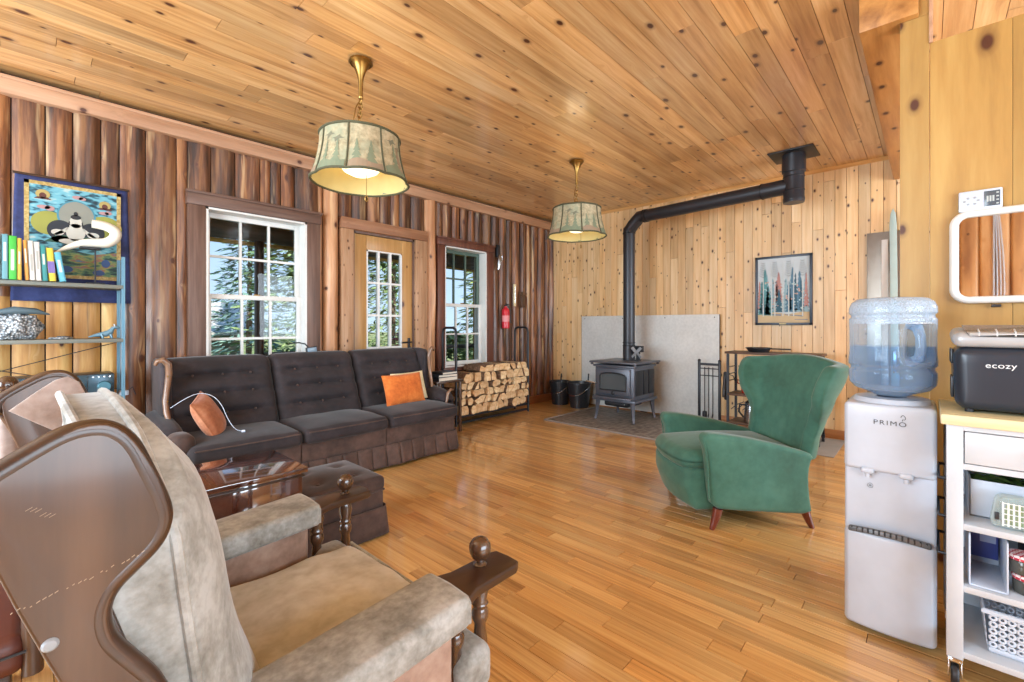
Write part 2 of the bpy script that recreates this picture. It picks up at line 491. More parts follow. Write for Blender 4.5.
def plank_field(mb, origin, du, dv, L, W, bw, lens, thick_dir=None, gap=0.0015, jitter=True, thick=0.012):
    """boards lying in a plane: du along the boards, dv across, each its own tint; front face only plus chamfered sides"""
    o, du, dv = Vector(origin), Vector(du), Vector(dv)
    nrm = Vector(thick_dir)
    n = int(math.ceil(W / bw))
    for i in range(n):
        a, b = i * bw, min((i + 1) * bw, W)
        if b - a < 0.01: continue
        s = -RND.random() * lens[1] if jitter else 0.0
        while s < L:
            e = s + (RND.uniform(*lens) if jitter else L)
            s0, e0 = max(s, 0.0), min(e, L)
            if e0 - s0 > 0.02:
                t = tnt(); uo, vo = RND.random() * 40, RND.random() * 40
                g = gap
                P = [(s0 + g, a + g), (e0 - g, a + g), (e0 - g, b - g), (s0 + g, b - g)]
                top = [mb.bm.verts.new(o + du * x + dv * y) for x, y in P]
                bot = [mb.bm.verts.new(o + du * (x + sx * g) + dv * (y + sy * g) - nrm * thick) for (x, y), (sx, sy) in zip(P, ((-1, -1), (1, -1), (1, 1), (-1, 1)))]
                uv = [(uo + x, vo + (y - a)) for x, y in P]
                mb.face(top, 0, uv, t, False)
                for k in range(4):
                    mb.face((top[k], bot[k], bot[(k + 1) % 4], top[(k + 1) % 4]), 0, [uv[k], uv[k], uv[(k + 1) % 4], uv[(k + 1) % 4]], t, False)
            s = e

dark_gap = plain('dark_seam_board', C('#3a2210'), 0.9)  # dark backing that shows in the joints between boards

# floor: narrow oak strips running towards the log wall
mb = MB()
plank_field(mb, (XR, YR, 0.0), (0, 1, 0), (1, 0, 0), YL + 0.25 - YR, XB + 0.15 - XR, 0.079, (0.3, 0.95), (0, 0, 1), gap=0.0017, thick=0.006)
fl = raw('floor', mb, M['floor']); tag(fl, kind='structure')
mb = MB(); mb.bb(XR - 0.2, XB + 0.3, YR - 0.2, YL + 0.3, -0.12, -0.005)
sub = obj('subfloor', mb, dark_gap, fl)

# ceiling: pine boards running along the log wall
mb = MB()
plank_field(mb, (XR, YR, ZC), (1, 0, 0), (0, 1, 0), XB + 0.15 - XR, YL + 0.1 - YR, 0.1335, (1.4, 3.6), (0, 0, -1), gap=0.0016, thick=0.012)
ce = raw('ceiling', mb, M['ceil']); tag(ce, kind='structure')
mb = MB(); mb.bb(XR - 0.3, XB + 0.4, YR - 0.3, YL + 0.25, ZC + 0.011, ZC + 0.2)
obj('roof_deck', mb, dark_gap, ce)

# stove wall: vertical knotty pine
mb = MB()
plank_field(mb, (XB, YL + 0.1, 0.0), (0, 0, 1), (0, -1, 0), ZC, YL + 0.1 - YR, 0.105, (1.2, 3.5), (-1, 0, 0), gap=0.0022, thick=0.012)
wb = raw('wall_back', mb, M['pine']); tag(wb, kind='structure')
mb = MB(); mb.bb(XB + 0.011, XB + 0.18, YR - 0.2, YL + 0.25, 0, ZC + 0.1)
obj('wall_core', mb, dark_gap, wb)

# log wall: upright half-log slabs, interrupted by two windows and a door
WIN1 = (0.96, 2.10, 0.62, 2.43); DOOR = (2.33, 3.47, 0.0, 2.44); WIN2 = (3.645, 4.67, 0.62, 2.42)
def slab(mb, x0, x1, z0, z1, bulge, uo, t):
    n, k = 7, max(2, int((z1 - z0) / 0.14))
    w = x1 - x0; ph = RND.random() * 50; g = 0.004
    def f(a, b):
        z = z0 + (z1 - z0) * b
        wob = 0.012 * noise.noise(Vector((ph, z * 1.7, 0)))
        u = 2 * a - 1
        prof = (1 - abs(u) ** 2.6)
        x = x0 + g + (w - 2 * g) * a + wob * (1 - u * u)
        y = YL - 0.012 - bulge * prof * (0.85 + 0.35 * noise.noise(Vector((ph + 9, z * 1.1, a * 2)))) - 0.004 * noise.noise(Vector((x * 22, z * 3, ph)))
        return Vector((x, y, z))
    V = [[mb.bm.verts.new(f(i / n, j / k)) for j in range(k + 1)] for i in range(n + 1)]
    for i in range(n):
        for j in range(k):
            q = (V[i][j], V[i + 1][j], V[i + 1][j + 1], V[i][j + 1])
            uv = [(uo + z0 + (z1 - z0) * b / k, uo * 1.7 + w * a / n) for a, b in ((i, j), (i + 1, j), (i + 1, j + 1), (i, j + 1))]
            mb.face(q, 0, uv, t)
    for col, sg in ((V[0], -1), (V[-1], 1)):
        back = [mb.bm.verts.new(Vector((v.co.x, YL, v.co.z))) for v in col]
        for j in range(k): mb.face((col[j], col[j + 1], back[j + 1], back[j]), 0, [(uo, 0), (uo + .1, 0), (uo + .1, .05), (uo, .05)], (0.05, t[1], 0, 1))
    return mb

ww = MB(); wp = MB()
ztop = 2.95
wpale = MB()
def slab_run(x0, x1, z0, z1, wmin=0.08, wmax=0.22):
    x = x0
    while x < x1 - 1e-3:
        w = RND.choice((RND.uniform(wmin, wmin + 0.04), RND.uniform(0.12, wmax), RND.uniform(0.14, wmax)))
        if x1 - (x + w) < wmin * 0.7: w = x1 - x
        tv = RND.random()
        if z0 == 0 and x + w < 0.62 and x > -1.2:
            slab(wpale, x, x + w, 0, 1.47, min(0.024, 0.15 * w), RND.random() * 60, (RND.random(), RND.random(), 0.5, 1)); zb = 1.47
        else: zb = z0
        slab(ww, x, x + w, zb, z1, (min(0.024, 0.15 * w) if x < 3.4 else min(0.055, 0.27 * w)) * RND.uniform(0.7, 1.2), RND.random() * 60, (tv, RND.random(), 0.5, 1))
        x += w
slab_run(XR, WIN1[0], 0, ztop)
slab_run(WIN2[1], XB + 0.1, 0, ztop, 0.13, 0.2)
slab_run(WIN1[0], WIN1[1], WIN1[3], ztop); slab_run(WIN1[0], WIN1[1], 0, WIN1[2])
slab_run(DOOR[0], DOOR[1], DOOR[3], ztop, 0.12, 0.2)
slab_run(WIN2[0], WIN2[1], WIN2[3], ztop, 0.12, 0.2); slab_run(WIN2[0], WIN2[1], 0, WIN2[2])
for (a, b) in ((WIN1[1], DOOR[0]), (DOOR[1], WIN2[0])):
    if b - a > 0.2:
        slab(wp, a, a + 0.055, 0, ztop, 0.02, 33.0 * a, (0.1, 0.3, 0, 1)); a += 0.055
    slab(wp, a, b, 0, ztop, 0.085, 17.0 * a, (0.62, 0.5, 0, 1))
wl = raw('wall_left', ww, M['slab'], angle=50); tag(wl, kind='structure')
obj('log_post', wp, M['logpost'], wl, 50)
obj('pale_slab', wpale, wood('pale_slab', C('#8a5a2c'), C('#b98848'), C('#d8b878'), fine=16, rough=.5, knots=.5, kscale=3, tint_amt=.8, bump=.3, streak=.8), wl, 50)  # paler yellow wood on the lower slabs behind the shelf
# solid core of the log wall, with the three openings
mb = MB()
y0, y1 = YL - 0.004, YL + 0.16
for (a, b, c, d) in ((XR, WIN1[0] + .1, 0, 3.1), (WIN1[1] - .1, DOOR[0] + .1, 0, 3.1), (DOOR[1] - .1, WIN2[0] + .1, 0, 3.1), (WIN2[1] - .1, XB + .15, 0, 3.1)):
    mb.bb(a, b, y0, y1, c, d)
for w in (WIN1, DOOR, WIN2):
    mb.bb(w[0] + .1, w[1] - .1, y0, y1, w[3] - .1, 3.1)
    if w[2] > 0: mb.bb(w[0] + .1, w[1] - .1, y0, y1, 0, w[2] + .1)
obj('wall_core', mb, plain('log_chink', C('#2c1a12'), 0.9), wl)

# header board along the top of the log wall
mb = MB(); mb.bb(XR, XB, 4.675, YL + 0.02, 2.875, 3.005, 0.006)
mb.bb(XR, XB, 4.663, 4.70, 2.975, 3.0, 0.004)
structure('trim_1', mb, M['trimpine'])
# thin moulding where the stove wall meets the ceiling
mb = MB(); mb.prism([(XB - 0.03, 0.3, ZC), (XB, 0.3, ZC), (XB, 0.3, ZC - 0.035)], (0, 4.4, 0))
structure('trim_2', mb, wood('crown_pine', C('#b07c44'), C('#cd9c60'), C('#dab078'), axis='Y', rough=0.4))
# baseboards
mb = MB(); mb.bb(XB - 0.02, XB, YR, YL - 0.02, 0, 0.10, 0.004)
structure('baseboard_back', mb, wood('base_pine', C('#8f5a32'), C('#ad7444'), C('#c08a58'), axis='Y', rough=0.45))
mb = MB(); mb.bb(WIN2[0], XB - 0.02, YL - 0.085, YL - 0.06, 0, 0.12, 0.004)
structure('baseboard_left', mb, wood('base_brown', C('#7a4a28'), C('#96603a'), C('#aa744a'), axis='X', rough=0.45))

# ------------------------------------------------------------------ windows and door
def sash(parent, x0, x1, z0, z1, y, cols, rows, mat, mw=0.022, fw=0.045, name='sash', bottom=0.055):
    mb = MB()
    mb.bb(x0, x0 + fw, y - .02, y + .02, z0, z1, 0.003); mb.bb(x1 - fw, x1, y - .02, y + .02, z0, z1, 0.003)
    mb.bb(x0 + fw, x1 - fw, y - .02, y + .02, z1 - fw, z1, 0.003); mb.bb(x0 + fw, x1 - fw, y - .02, y + .02, z0, z0 + bottom, 0.003)
    o = obj(name, mb, mat, parent)
    gx0, gx1, gz0, gz1 = x0 + fw, x1 - fw, z0 + bottom, z1 - fw
    mm = MB()
    for i in range(1, cols):
        x = gx0 + (gx1 - gx0) * i / cols
        mm.bb(x - mw / 2, x + mw / 2, y - .014, y + .014, gz0, gz1)
    for j in range(1, rows):
        z = gz0 + (gz1 - gz0) * j / rows
        mm.bb(gx0, gx1, y - .013, y + .013, z - mw / 2, z + mw / 2)
    obj('muntin', mm, mat, o)
    g = MB(); g.poly([(gx0, y, gz0), (gx1, y, gz0), (gx1, y, gz1), (gx0, y, gz1)])
    obj('glass', g, M['glass'], o)
    return o

def window(name, casing, opening, mats, zrail, sash_mat_up, sash_mat_lo, sill):
    root = thing(name, None, None, ((opening[0] + opening[1]) / 2, YL, 0), 0, None, 'structure')
    ox = root.location.x
    def L(mb):
        for v in mb.bm.verts: v.co.x -= ox; v.co.y -= YL
        return mb
    x0, x1, z0, z1 = casing; a, b, c, d = opening
    yf, yb = 4.672, YL + 0.005
    mb = MB()
    mb.bb(x0, a, yf + .008, yb, z0, d + .004, 0.004); mb.bb(b, x1, yf + .008, yb, z0, d + .004, 0.004)
    obj('casing', L(mb), mats[0], root)
    mb = MB()
    mb.bb(x0 - 0.01, x1 + 0.01, yf - .004, yb, d + .004, z1, 0.004); mb.bb(x0 - .02, x1 + .02, yf - 0.022, yf + .02, z1 - 0.012, z1 + 0.012, 0.004)
    obj('header', L(mb), mats[1], root)
    mb = MB(); mb.bb(x0 - 0.03, x1 + 0.03, yf - 0.05, yb, c - 0.04, c, 0.005)
    obj('sill', L(mb), sill, root)
    mb = MB(); t = 0.018; yo = YL + 0.17
    mb.bb(a, a + t, yf + .012, yo, c, d); mb.bb(b - t, b, yf + .012, yo, c, d)
    mb.bb(a, b, yf + .012, yo, d - t, d); mb.bb(a, b, yf + .05, yo, c, c + t)
    obj('frame', L(mb), M['white'], root)
    # the sashes, lower one nearer the room
    a2, b2 = a + t - ox, b - t - ox
    sash(root, a2, b2, zrail - 0.02, d - t, 0.085, 3, 2, sash_mat_up, name='upper_sash', bottom=0.04)
    sash(root, a2, b2, c + t, zrail + 0.02, 0.04, 3, 2, sash_mat_lo, name='lower_sash')
    mb = MB()
    mb.bb(-0.03, 0.03, 0.01, 0.025, zrail + .018, zrail + .03, 0.002)
    obj('sash_lock', mb, M['brass'], root)
    return root

window('window_1', (0.955, 2.10, 0.62, 2.43), (1.085, 1.965, 0.70, 2.318), (M['casing_dark'], M['casing_darkh']), 1.535, M['white'], M['white'], M['casing_darkh'])
window('window_2', (3.645, 4.67, 0.62, 2.42), (3.765, 4.53, 0.70, 2.322), (M['casing_red'], M['casing_red']), 1.545, M['green_sash'], M['white'], M['casing_red'])

dr = thing('door_1', None, None, (2.88, YL, 0), 0, None, 'structure')
dx = 2.88
mb = MB(); mb.bb(2.33 - dx, 2.475 - dx, -.09, .005, 0, 2.33, 0.008); mb.bb(3.30 - dx, 3.47 - dx, -.09, .005, 0, 2.33, 0.008)
obj('casing', mb, M['casing_rough'], dr)
mb = MB(); mb.bb(2.325 - dx, 3.48 - dx, -.10, .005, 2.33, 2.455, 0.014)
obj('header', mb, M['casing_roughh'], dr)
mb = MB(); mb.bb(2.475 - dx, 2.50 - dx, -.05, .16, 0, 2.33); mb.bb(3.275 - dx, 3.30 - dx, -.05, .16, 0, 2.33); mb.bb(2.475 - dx, 3.30 - dx, -.05, .16, 2.305, 2.33)
obj('jamb', mb, M['casing_dark'], dr)
lx0, lx1 = 2.50 - dx, 3.275 - dx
gx0, gx1, gz0, gz1 = 2.655 - dx, 3.125 - dx, 0.25, 2.135
mb = MB(); y0, y1 = -0.035, 0.01
mb.bb(lx0, gx0, y0, y1, 0.01, 2.30, .003); mb.bb(gx1, lx1, y0, y1, 0.01, 2.30, .003)
mb.bb(gx0, gx1, y0, y1, gz1, 2.30, .003); mb.bb(gx0, gx1, y0, y1, 0.01, gz0, .003)
leaf = obj('door_leaf', mb, M['doorpine'], dr)
mb = MB(); w = 0.024
mb.bb(gx0, gx0 + .016, y0 - .006, y1, gz0, gz1); mb.bb(gx1 - .016, gx1, y0 - .006, y1, gz0, gz1); mb.bb(gx0, gx1, y0 - .006, y1, gz1 - .016, gz1); mb.bb(gx0, gx1, y0 - .006, y1, gz0, gz0 + .016)
for i in (1, 2):
    x = gx0 + (gx1 - gx0) * i / 3; mb.bb(x - w / 2, x + w / 2, y0 - .004, y1, gz0, gz1)
for j in range(1, 5):
    z = gz0 + (gz1 - gz0) * j / 5; mb.bb(gx0, gx1, y0 - .003, y1, z - w / 2, z + w / 2)
obj('muntin', mb, M['white'], leaf)
g = MB(); g.poly([(gx0, -.01, gz0), (gx1, -.01, gz0), (gx1, -.01, gz1), (gx0, -.01, gz1)])
obj('glass', g, M['glass'], leaf)
mb = MB(); hx = 3.225 - dx
mb.box((hx, -0.04, 1.03), (0.035, 0.012, 0.16), 0.004); mb.tube([(hx, -0.04, 1.06), (hx, -0.095, 1.06), (hx - 0.03, -0.1, 1.06), (hx - 0.13, -0.098, 1.055)], 0.010, 8)
mb.tube([(hx, -.045, 1.0), (hx, -.06, 1.0)], .012, 8)
obj('lever_handle', mb, M['black_metal'], leaf)

# ------------------------------------------------------------------ kitchen partition, post, beam
XP = 2.98
mb = MB()
plank_field(mb, (XP, -0.007, 0.0), (0, 0, 1), (0, -1, 0), 2.64, 2.2, 0.27, (3, 4), (-1, 0, 0), gap=0.0008, thick=0.02, jitter=False)
wr = raw('wall_right', mb, M['pine_gold']); tag(wr, kind='structure')
mb = MB(); mb.bb(XP + 0.018, XP + 0.10, -2.2, -0.007, 0, 2.638)
obj('wall_core', mb, M['beam'], wr)
mb = MB()
plank_field(mb, (XP - 0.004, 0.103, 0.0), (0, 0, 1), (0, -1, 0), 2.78, 0.108, 0.108, (3, 4), (-1, 0, 0), gap=0.0006, jitter=False, thick=0.02)
plank_field(mb, (XP + 0.1, 0.1035, 0.0), (0, 0, 1), (-1, 0, 0), 2.78, 0.1, 0.1, (3, 4), (0, 1, 0), gap=0.0006, jitter=False, thick=0.02)
plank_field(mb, (XP - 0.004, 0.036, 2.7805), (0, 0, 1), (0, -1, 0), ZC - 2.78, 0.041, 0.041, (3, 4), (-1, 0, 0), gap=0.0004, jitter=False, thick=0.02)
po = raw('trim_3', mb, M['pine_gold']); tag(po, kind='structure')
mb = MB(); mb.bb(XP, XP + 0.095, -0.003, 0.09, 0, 2.78); mb.bb(XP, XP + .095, -0.003, 0.034, 2.78, ZC)
obj('post_core', mb, M['beam'], po)
mb = MB(); mb.bb(XP - 0.012, XP + 0.0, -0.018, -0.003, 2.635, ZC, 0.003)
structure('trim_4', mb, M['trimpine'])
mb = MB(); mb.bb(XP - 0.045, XB, 0.034, 0.263, 2.782, ZC, 0.004)
structure('trim_5', mb, M['beam'])

# walls behind and beside the camera, with large openings added for the area lamps
def wall_with_gap(name, axis, pos, a0, a1, g0, g1, z0, z1, mat, out):
    mb = MB()
    t = 0.14 * out
    def bx(a, b, c, d):
        if axis == 'x': mb.bb(min(pos, pos + t), max(pos, pos + t), a, b, c, d)
        else: mb.bb(a, b, min(pos, pos + t), max(pos, pos + t), c, d)
    bx(a0, g0, 0, ZC); bx(g1, a1, 0, ZC); bx(g0, g1, 0, z0); bx(g0, g1, z1, ZC)
    return structure(name, mb, mat)
rear_wood = wood('rear_log_boards', C('#8a5a34'), C('#b5824f'), C('#cda070'), axis='Z', fine=10, rough=0.45, knots=0.5, kscale=4, bump=0.2)
wall_with_gap('wall_rear', 'x', XR, YR, YL, 0.6, 4.3, 0.6, 2.6, rear_wood, -1)
wall_with_gap('wall_side', 'y', YR, XR, 2.9, -1.4, 2.4, 0.5, 2.6, M['pine'], -1)
wall_with_gap('wall_kitchen', 'y', YR, 2.9, XB, 3.4, 5.8, 0.9, 2.6, M['pine'], -1)
# upright battens and a white cord on the boards behind the camera (seen in the mirror)
mb = MB()
y = -2.9
while y < 0.4:
    w = RND.uniform(0.12, 0.2)
    mb.rbox((XR + 0.008, y + w / 2, 1.5), (0.06, w - 0.012, 3.0), 0.025, n=2)
    y += w
structure('trim_6', mb, rear_wood)
mb = MB()
for k in range(4):
    mb.tube([(XR + .06, -0.60 - .010 * k - .02 * k * sin(t * 2.3), 2.8 - 1.6 * t) for t in [i / 12 for i in range(13)]], 0.006, 6)
tag(obj('hanging_cord', mb, M['white_plastic']), 'bundle of white cords hanging down the log boards seen in the mirror', 'cord')
# ================================================================== SEATING
def spindle_prof(z0, z1, r):
    h = z1 - z0
    P = [(0.0, r * .75), (.04, r * .95), (.08, r * .7), (.12, r * 1.0), (.15, r * .72), (.28, r * 1.0), (.45, r * .98), (.66, r * .66), (.70, r * .98), (.74, r * 1.0), (.77, r * .8), (.80, r * .98), (.83, r * .78), (.91, r * 1.08), (.97, r * .85), (1.0, r * .7)]
    return [(rr, z0 + h * t) for t, rr in P]

# ---- foreground wing armchair, seen from its right-hand side
ch = thing('wing_armchair', 'olive velvet wing armchair with dark wood wing panel and ball finials, nearest the camera', 'armchair', (0.45, 1.30, 0))
cx, cy = 0.45, 1.30
def rel(p): return (p[0] - cx, p[1] - cy, p[2])
WING = [(-0.045, 1.055), (-0.036, 1.080), (-0.02, 1.096), (0.008, 1.119), (0.039, 1.138), (0.061, 1.142), (0.08, 1.138), (0.099, 1.119), (0.12, 1.079), (0.133, 1.045), (0.143, 1.002), (0.142, 0.982), (0.133, 0.961), (0.109, 0.94), (0.087, 0.921), (0.076, 0.897), (0.075, 0.872), (0.082, 0.843), (0.105, 0.806), (0.122, 0.779), (0.133, 0.756), (0.146, 0.72), (0.17, 0.67), (0.205, 0.62), (0.21, 0.52), (0.118, 0.52), (0.125, 0.55), (0.027, 0.823), (-0.02, 0.964)]
def smooth_poly(P, it=2):
    for _ in range(it):
        Q = []
        for i in range(len(P)):
            a, b = P[i], P[(i + 1) % len(P)]
            Q.append((a[0] * .75 + b[0] * .25, a[1] * .75 + b[1] * .25)); Q.append((a[0] * .25 + b[0] * .75, a[1] * .25 + b[1] * .75))
        P = Q
    return P
WS = smooth_poly(WING, 1)
for yo, th in ((0.80, 0.028), (1.80, -0.028)):
    mb = MB(); mb.prism([rel((u, yo, z)) for u, z in WS], (0, th, 0), 0.004)
    wg = obj('wing_panel', mb, M['walnutz'], ch)
    # rounded bead following the top and front edge of the panel
    edge = [p for p in WING[:23]]
    ctr = (0.06, 0.95)
    path = [rel((u - 0.010 * (1 if z < 1.1 else 0.4), yo + th * 0.5, z - (0.011 if z > 1.03 else 0))) for u, z in edge]
    for _ in range(2):
        q = [path[0]]
        for a, b in zip(path, path[1:]):
            q.append(tuple(a[i] * .75 + b[i] * .25 for i in range(3))); q.append(tuple(a[i] * .25 + b[i] * .75 for i in range(3)))
        path = q + [path[-1]]
    mb = MB(); mb.tube(path, 0.0152, 12)
    obj('edge_bead', mb, M['walnut'], wg)
    if yo < 1:
        mb = MB(); mb.lathe([(0.0, 0.004), (0.006, 0.003), (0.0085, 0.0), (0.0085, -0.003)], rel((0.021, yo - 0.0005, 0.873)), 16, 0, Matrix.Rotation(radians(90), 4, 'X'))
        tag(obj('screw_cap', mb, plain('plug_grey', C('#8e949a'), .4), wg), 'grey metal plug')
        mb = MB()
        for k in range(26):
            t = k / 25
            if 0.28 < t < 0.36 or 0.70 < t < 0.76 or RND.random() < 0.15: continue
            px, pz = -0.012 + 0.132 * t, 0.925 + 0.030 * t + RND.uniform(-.002, .002)
            L = RND.uniform(.0015, .0045)
            mb.prism([rel((px, yo - .0004, pz)), rel((px + L, yo - .0004, pz + L * .55)), rel((px + L, yo - .0004, pz + L * .55 + .0011)), rel((px, yo - .0004, pz + .0011))], (0, .0008, 0))
        for px, pz in ((0.0, 1.045), (0.012, 1.035)):
            for q in range(3):
                mb.prism([rel((px + q * .004, yo - .0004, pz - q * .002)), rel((px + q * .004 + .006, yo - .0004, pz - q * .002 + .003)), rel((px + q * .004 + .006, yo - .0004, pz - q * .002 + .0036)), rel((px + q * .004, yo - .0004, pz - q * .002 + .0005))], (0, .0008, 0))
        tag(obj('scratch', mb, plain('scratch_pale', C('#a08c76'), 0.8), wg), 'row of pale scratches')
    else:
        LN = [(-.03, 1.045), (.018, 1.088), (.055, 1.118), (.081, 1.126), (.105, 1.108), (.122, 1.06), (.13, 1.0), (.105, .945), (.056, .977), (.02, 1.005), (-.019, 1.036)]
        mb = MB(); mb.prism([rel((u, yo + th, z)) for u, z in LN], (0, -0.008, 0), 0.003)
        tag(obj('wing_lining', mb, M['rose'], wg), 'rose grey velvet lining')

# back cushion: reclined pillow back with a bulging front
def u_edge(z):
    pts = [(0.40, .245), (0.50, .225), (0.707, .180), (0.85, .163), (1.0, .147), (1.08, .135), (1.14, .112), (1.18, .085)]
    if z <= pts[0][0]: return pts[0][1]
    for (a, ua), (b, ub) in zip(pts, pts[1:]):
        if z <= b: return ua + (ub - ua) * (z - a) / (b - a)
    return pts[-1][1]
def bulge(z):
    pts = [(0.40, .12), (0.5, .14), (0.63, .125), (0.84, .115), (0.95, .10), (1.05, .07), (1.12, .045), (1.18, .02)]
    if z <= pts[0][0]: return pts[0][1]
    for (a, ua), (b, ub) in zip(pts, pts[1:]):
        if z <= b: return ua + (ub - ua) * (z - a) / (b - a)
    return pts[-1][1]
CB0, CB1, CZ0, CZ1 = 0.842, 1.752, 0.42, 1.160
HYB, CYB = (CB1 - CB0) / 2, (CB0 + CB1) / 2
def ztop(yy): return 1.120 - 0.155 * min(1.0, abs(yy) / HYB) ** 2.5
def back_thick(z): return 0.07 if z > 1.0 else 0.07 + 0.12 * min(1, (1.0 - z) / 0.4)
def backfn(p, q):
    yy = p.y
    zl = p.z + (CZ0 + CZ1) / 2
    z = CZ0 + (zl - CZ0) * (ztop(yy) - CZ0) / (CZ1 - CZ0)
    side = max(0.0, 1 - (abs(yy) / HYB) ** 3.2)
    t = (q[0] + 1) / 2
    ue = u_edge(z); ur = max(ue - back_thick(z), min(ue - .04, .027 + (.823 - z) * .333 + .03))
    ue += bulge(z) * side ** 0.7 * (1.0 if z < 1.0 else max(0.25, 1 - (z - 1.0) * 5))
    wr_ = 0.004 * noise.noise(Vector((z * 9, yy * 6, 3.0)))
    return (ur + (ue - ur) * t + wr_ - 0.1, yy, z - (CZ0 + CZ1) / 2)
mb = MB(); mb.rbox(rel((0.1, CYB, (CZ0 + CZ1) / 2)), (0.14, CB1 - CB0, CZ1 - CZ0), 0.012, backfn, n=18)
bc = obj('back_cushion', mb, M['olive'], ch, 60)
# welt cords following the arched front and rear edges of the pillow back
for rear in (0, 1):
    Pw = []
    for i in range(16):
        z = 0.46 + (ztop(HYB) - 0.02 - 0.46) * i / 15
        Pw.append(rel((u_edge(z) - (back_thick(z) if rear else -.003), CB0 - .001, z)))
    for i in range(1, 30):
        yy = -HYB + 2 * HYB * i / 30; z = ztop(yy)
        Pw.append(rel((u_edge(z) - (back_thick(z) if rear else 0), CYB + yy, z + .002)))
    for i in range(16):
        z = 0.46 + (ztop(HYB) - 0.02 - 0.46) * (15 - i) / 15
        Pw.append(rel((u_edge(z) - (back_thick(z) if rear else 0), CB1 - .002, z)))
    mb = MB(); mb.tube(Pw, 0.0078, 8); obj('welt', mb, M['olive'], bc)

# reclined frame behind the cushion
mb = MB(); mb.prism([rel((.19, .83, .5)), rel((.16, .83, .5)), rel((.045, .83, .90)), rel((.055, .83, .92)), rel((.07, .83, .92))], (0, .94, 0), 0.004)
obj('back_frame', mb, M['walnut'], ch)

# arms
for sgn, yin, yout, ys, yb in ((0, 0.978, 0.806, (0.895, 0.905), 0.925), (1, 1.618, 1.808, (1.705, 1.70), 1.71)):
    ya, yb_ = min(yin, yout), max(yin, yout)
    def padfn(p, q):
        return (p.x, p.y, p.z + 0.016 * q[0] + 0.007 * (1 - q[1] ** 2) * max(0, q[2]))
    mb = MB(); mb.rbox(rel((0.465, (ya + yb_) / 2, 0.563)), (0.535, yb_ - ya, 0.074), 0.017, padfn, n=6)
    pad = obj('arm_pad', mb, M['olive'], ch)
    xf = 0.728
    hw, hz = (yb_ - ya) / 2 - .012, 0.024
    cy_, cz_ = (ya + yb_) / 2, 0.580
    mb = MB()
    ring = [(hw + .006, -hz - .004), (hw + .006, hz - .004), (hw - .004, hz + .005), (0, hz + .009), (-hw + .004, hz + .005), (-hw - .006, hz - .004), (-hw - .006, -hz - .004)]
    mb.tube([rel((xf - 0.002, cy_ + a, cz_ + b)) for a, b in ring], 0.006, 8)
    obj('welt', mb, M['olive'], pad)
    yi0, yi1 = ya + 0.028, yb_ - 0.028
    mb = MB(); mb.rbox(rel((0.45, (yi0 + yi1) / 2, 0.36)), (0.50, yi1 - yi0, 0.36), 0.02, n=4)
    obj('arm_side', mb, M['rosebrown'], ch)
    # wooden extension carrying the ball
    ec = (yi0 + yi1) / 2 + (0.01 if sgn == 0 else 0.0)
    out = [(0.68, ec - .075), (0.74, ec - .072), (0.79, ec - .052), (0.94, ec - .05), (0.958, ec - .04), (0.962, ec), (0.958, ec + .045), (0.94, ec + .055), (0.79, ec + .058), (0.74, ec + .074), (0.68, ec + .075)]
    mb = MB(); mb.prism([rel((u, y, 0.568)) for u, y in out], (0, 0, 0.028), 0.006)
    ext = obj('arm_extension', mb, M['walnut'], ch)
    mb = MB()
    mb.lathe([(0.016, 0.594), (0.019, 0.600), (0.012, 0.606), (0.014, 0.612), (0.024, 0.620), (0.030, 0.634), (0.0312, 0.645), (0.029, 0.657), (0.021, 0.668), (0.010, 0.674), (0, 0.675)], rel((0.868, yb, 0)), 24)
    obj('ball_finial', mb, M['turned'], ext)
    for xs, yy in ((0.752, ys[0]), (0.868, yb)):
        mb = MB(); mb.lathe(spindle_prof(0.175, 0.570, 0.0245), rel((xs, yy, 0)), 20)
        obj('spindle', mb, M['turned'], ch)
    mb = MB(); mb.box(rel((0.80, ec, 0.15)), (0.27, 0.085, 0.05), 0.008)
    mb.box(rel((0.875, ec, 0.19)), (0.06, 0.05, 0.04), 0.006)
    obj('base_rail', mb, M['walnut'], ch)

# seat cushion (T shaped) with creased velvet
def seatfn(p, q):
    x, y = p.x, p.y
    w = 0.0
    if q[2] > 0:
        w = 0.03 * (1 - q[0] ** 2) * (1 - q[1] ** 2)
        w += 0.010 * noise.noise(Vector((x * 9 + y * 5, x * 3 - y * 8, 2.0))) + 0.018 * sin(24 * (x * .8 + y * .6) + 3 * noise.noise(Vector((x * 5, y * 5, 8)))) * max(0, .6 - abs(q[0] + .45))
    return (x + 0.015 * (1 - q[1] ** 2) * q[0], y, p.z + w)
mb = MB(); mb.rbox(rel((0.555, 1.297, 0.385)), (0.57, 0.635, 0.135), 0.045, seatfn, n=18)
st = obj('seat_cushion', mb, M['olive_seat'], ch, 60)
for yy in (0.93, 1.66):
    mb = MB(); mb.rbox(rel((0.795, yy, 0.365)), (0.12, 0.16, 0.12), 0.035, n=3)
    obj('cushion_ear', mb, M['olive'], st)
P = [rel((.838, y, .445)) for y in [.99 + .615 * i / 10 for i in range(11)]]
mb = MB(); mb.tube(P, 0.006, 8); obj('welt', mb, M['olive'], st)
mb = MB(); mb.rbox(rel((0.50, 1.30, 0.25)), (0.62, 0.80, 0.17), 0.02, n=4)
obj('seat_base', mb, M['rosebrown'], ch)
mb = MB(); mb.tube([rel((.815, y, .315 + .004 * sin(y * 400))) for y in [.86 + .88 * i / 60 for i in range(61)]], 0.008, 8)
obj('cord_trim', mb, M['walnutz'], ch)
for x_ in (0.26, 0.86):
    for y_ in (0.93, 1.68):
        mb = MB(); mb.lathe([(0.02, 0.0), (0.028, 0.02), (0.022, 0.06), (0.034, 0.10), (0.03, 0.17)], rel((x_, y_, 0)), 16)
        obj('leg', mb, M['walnutz'], ch)

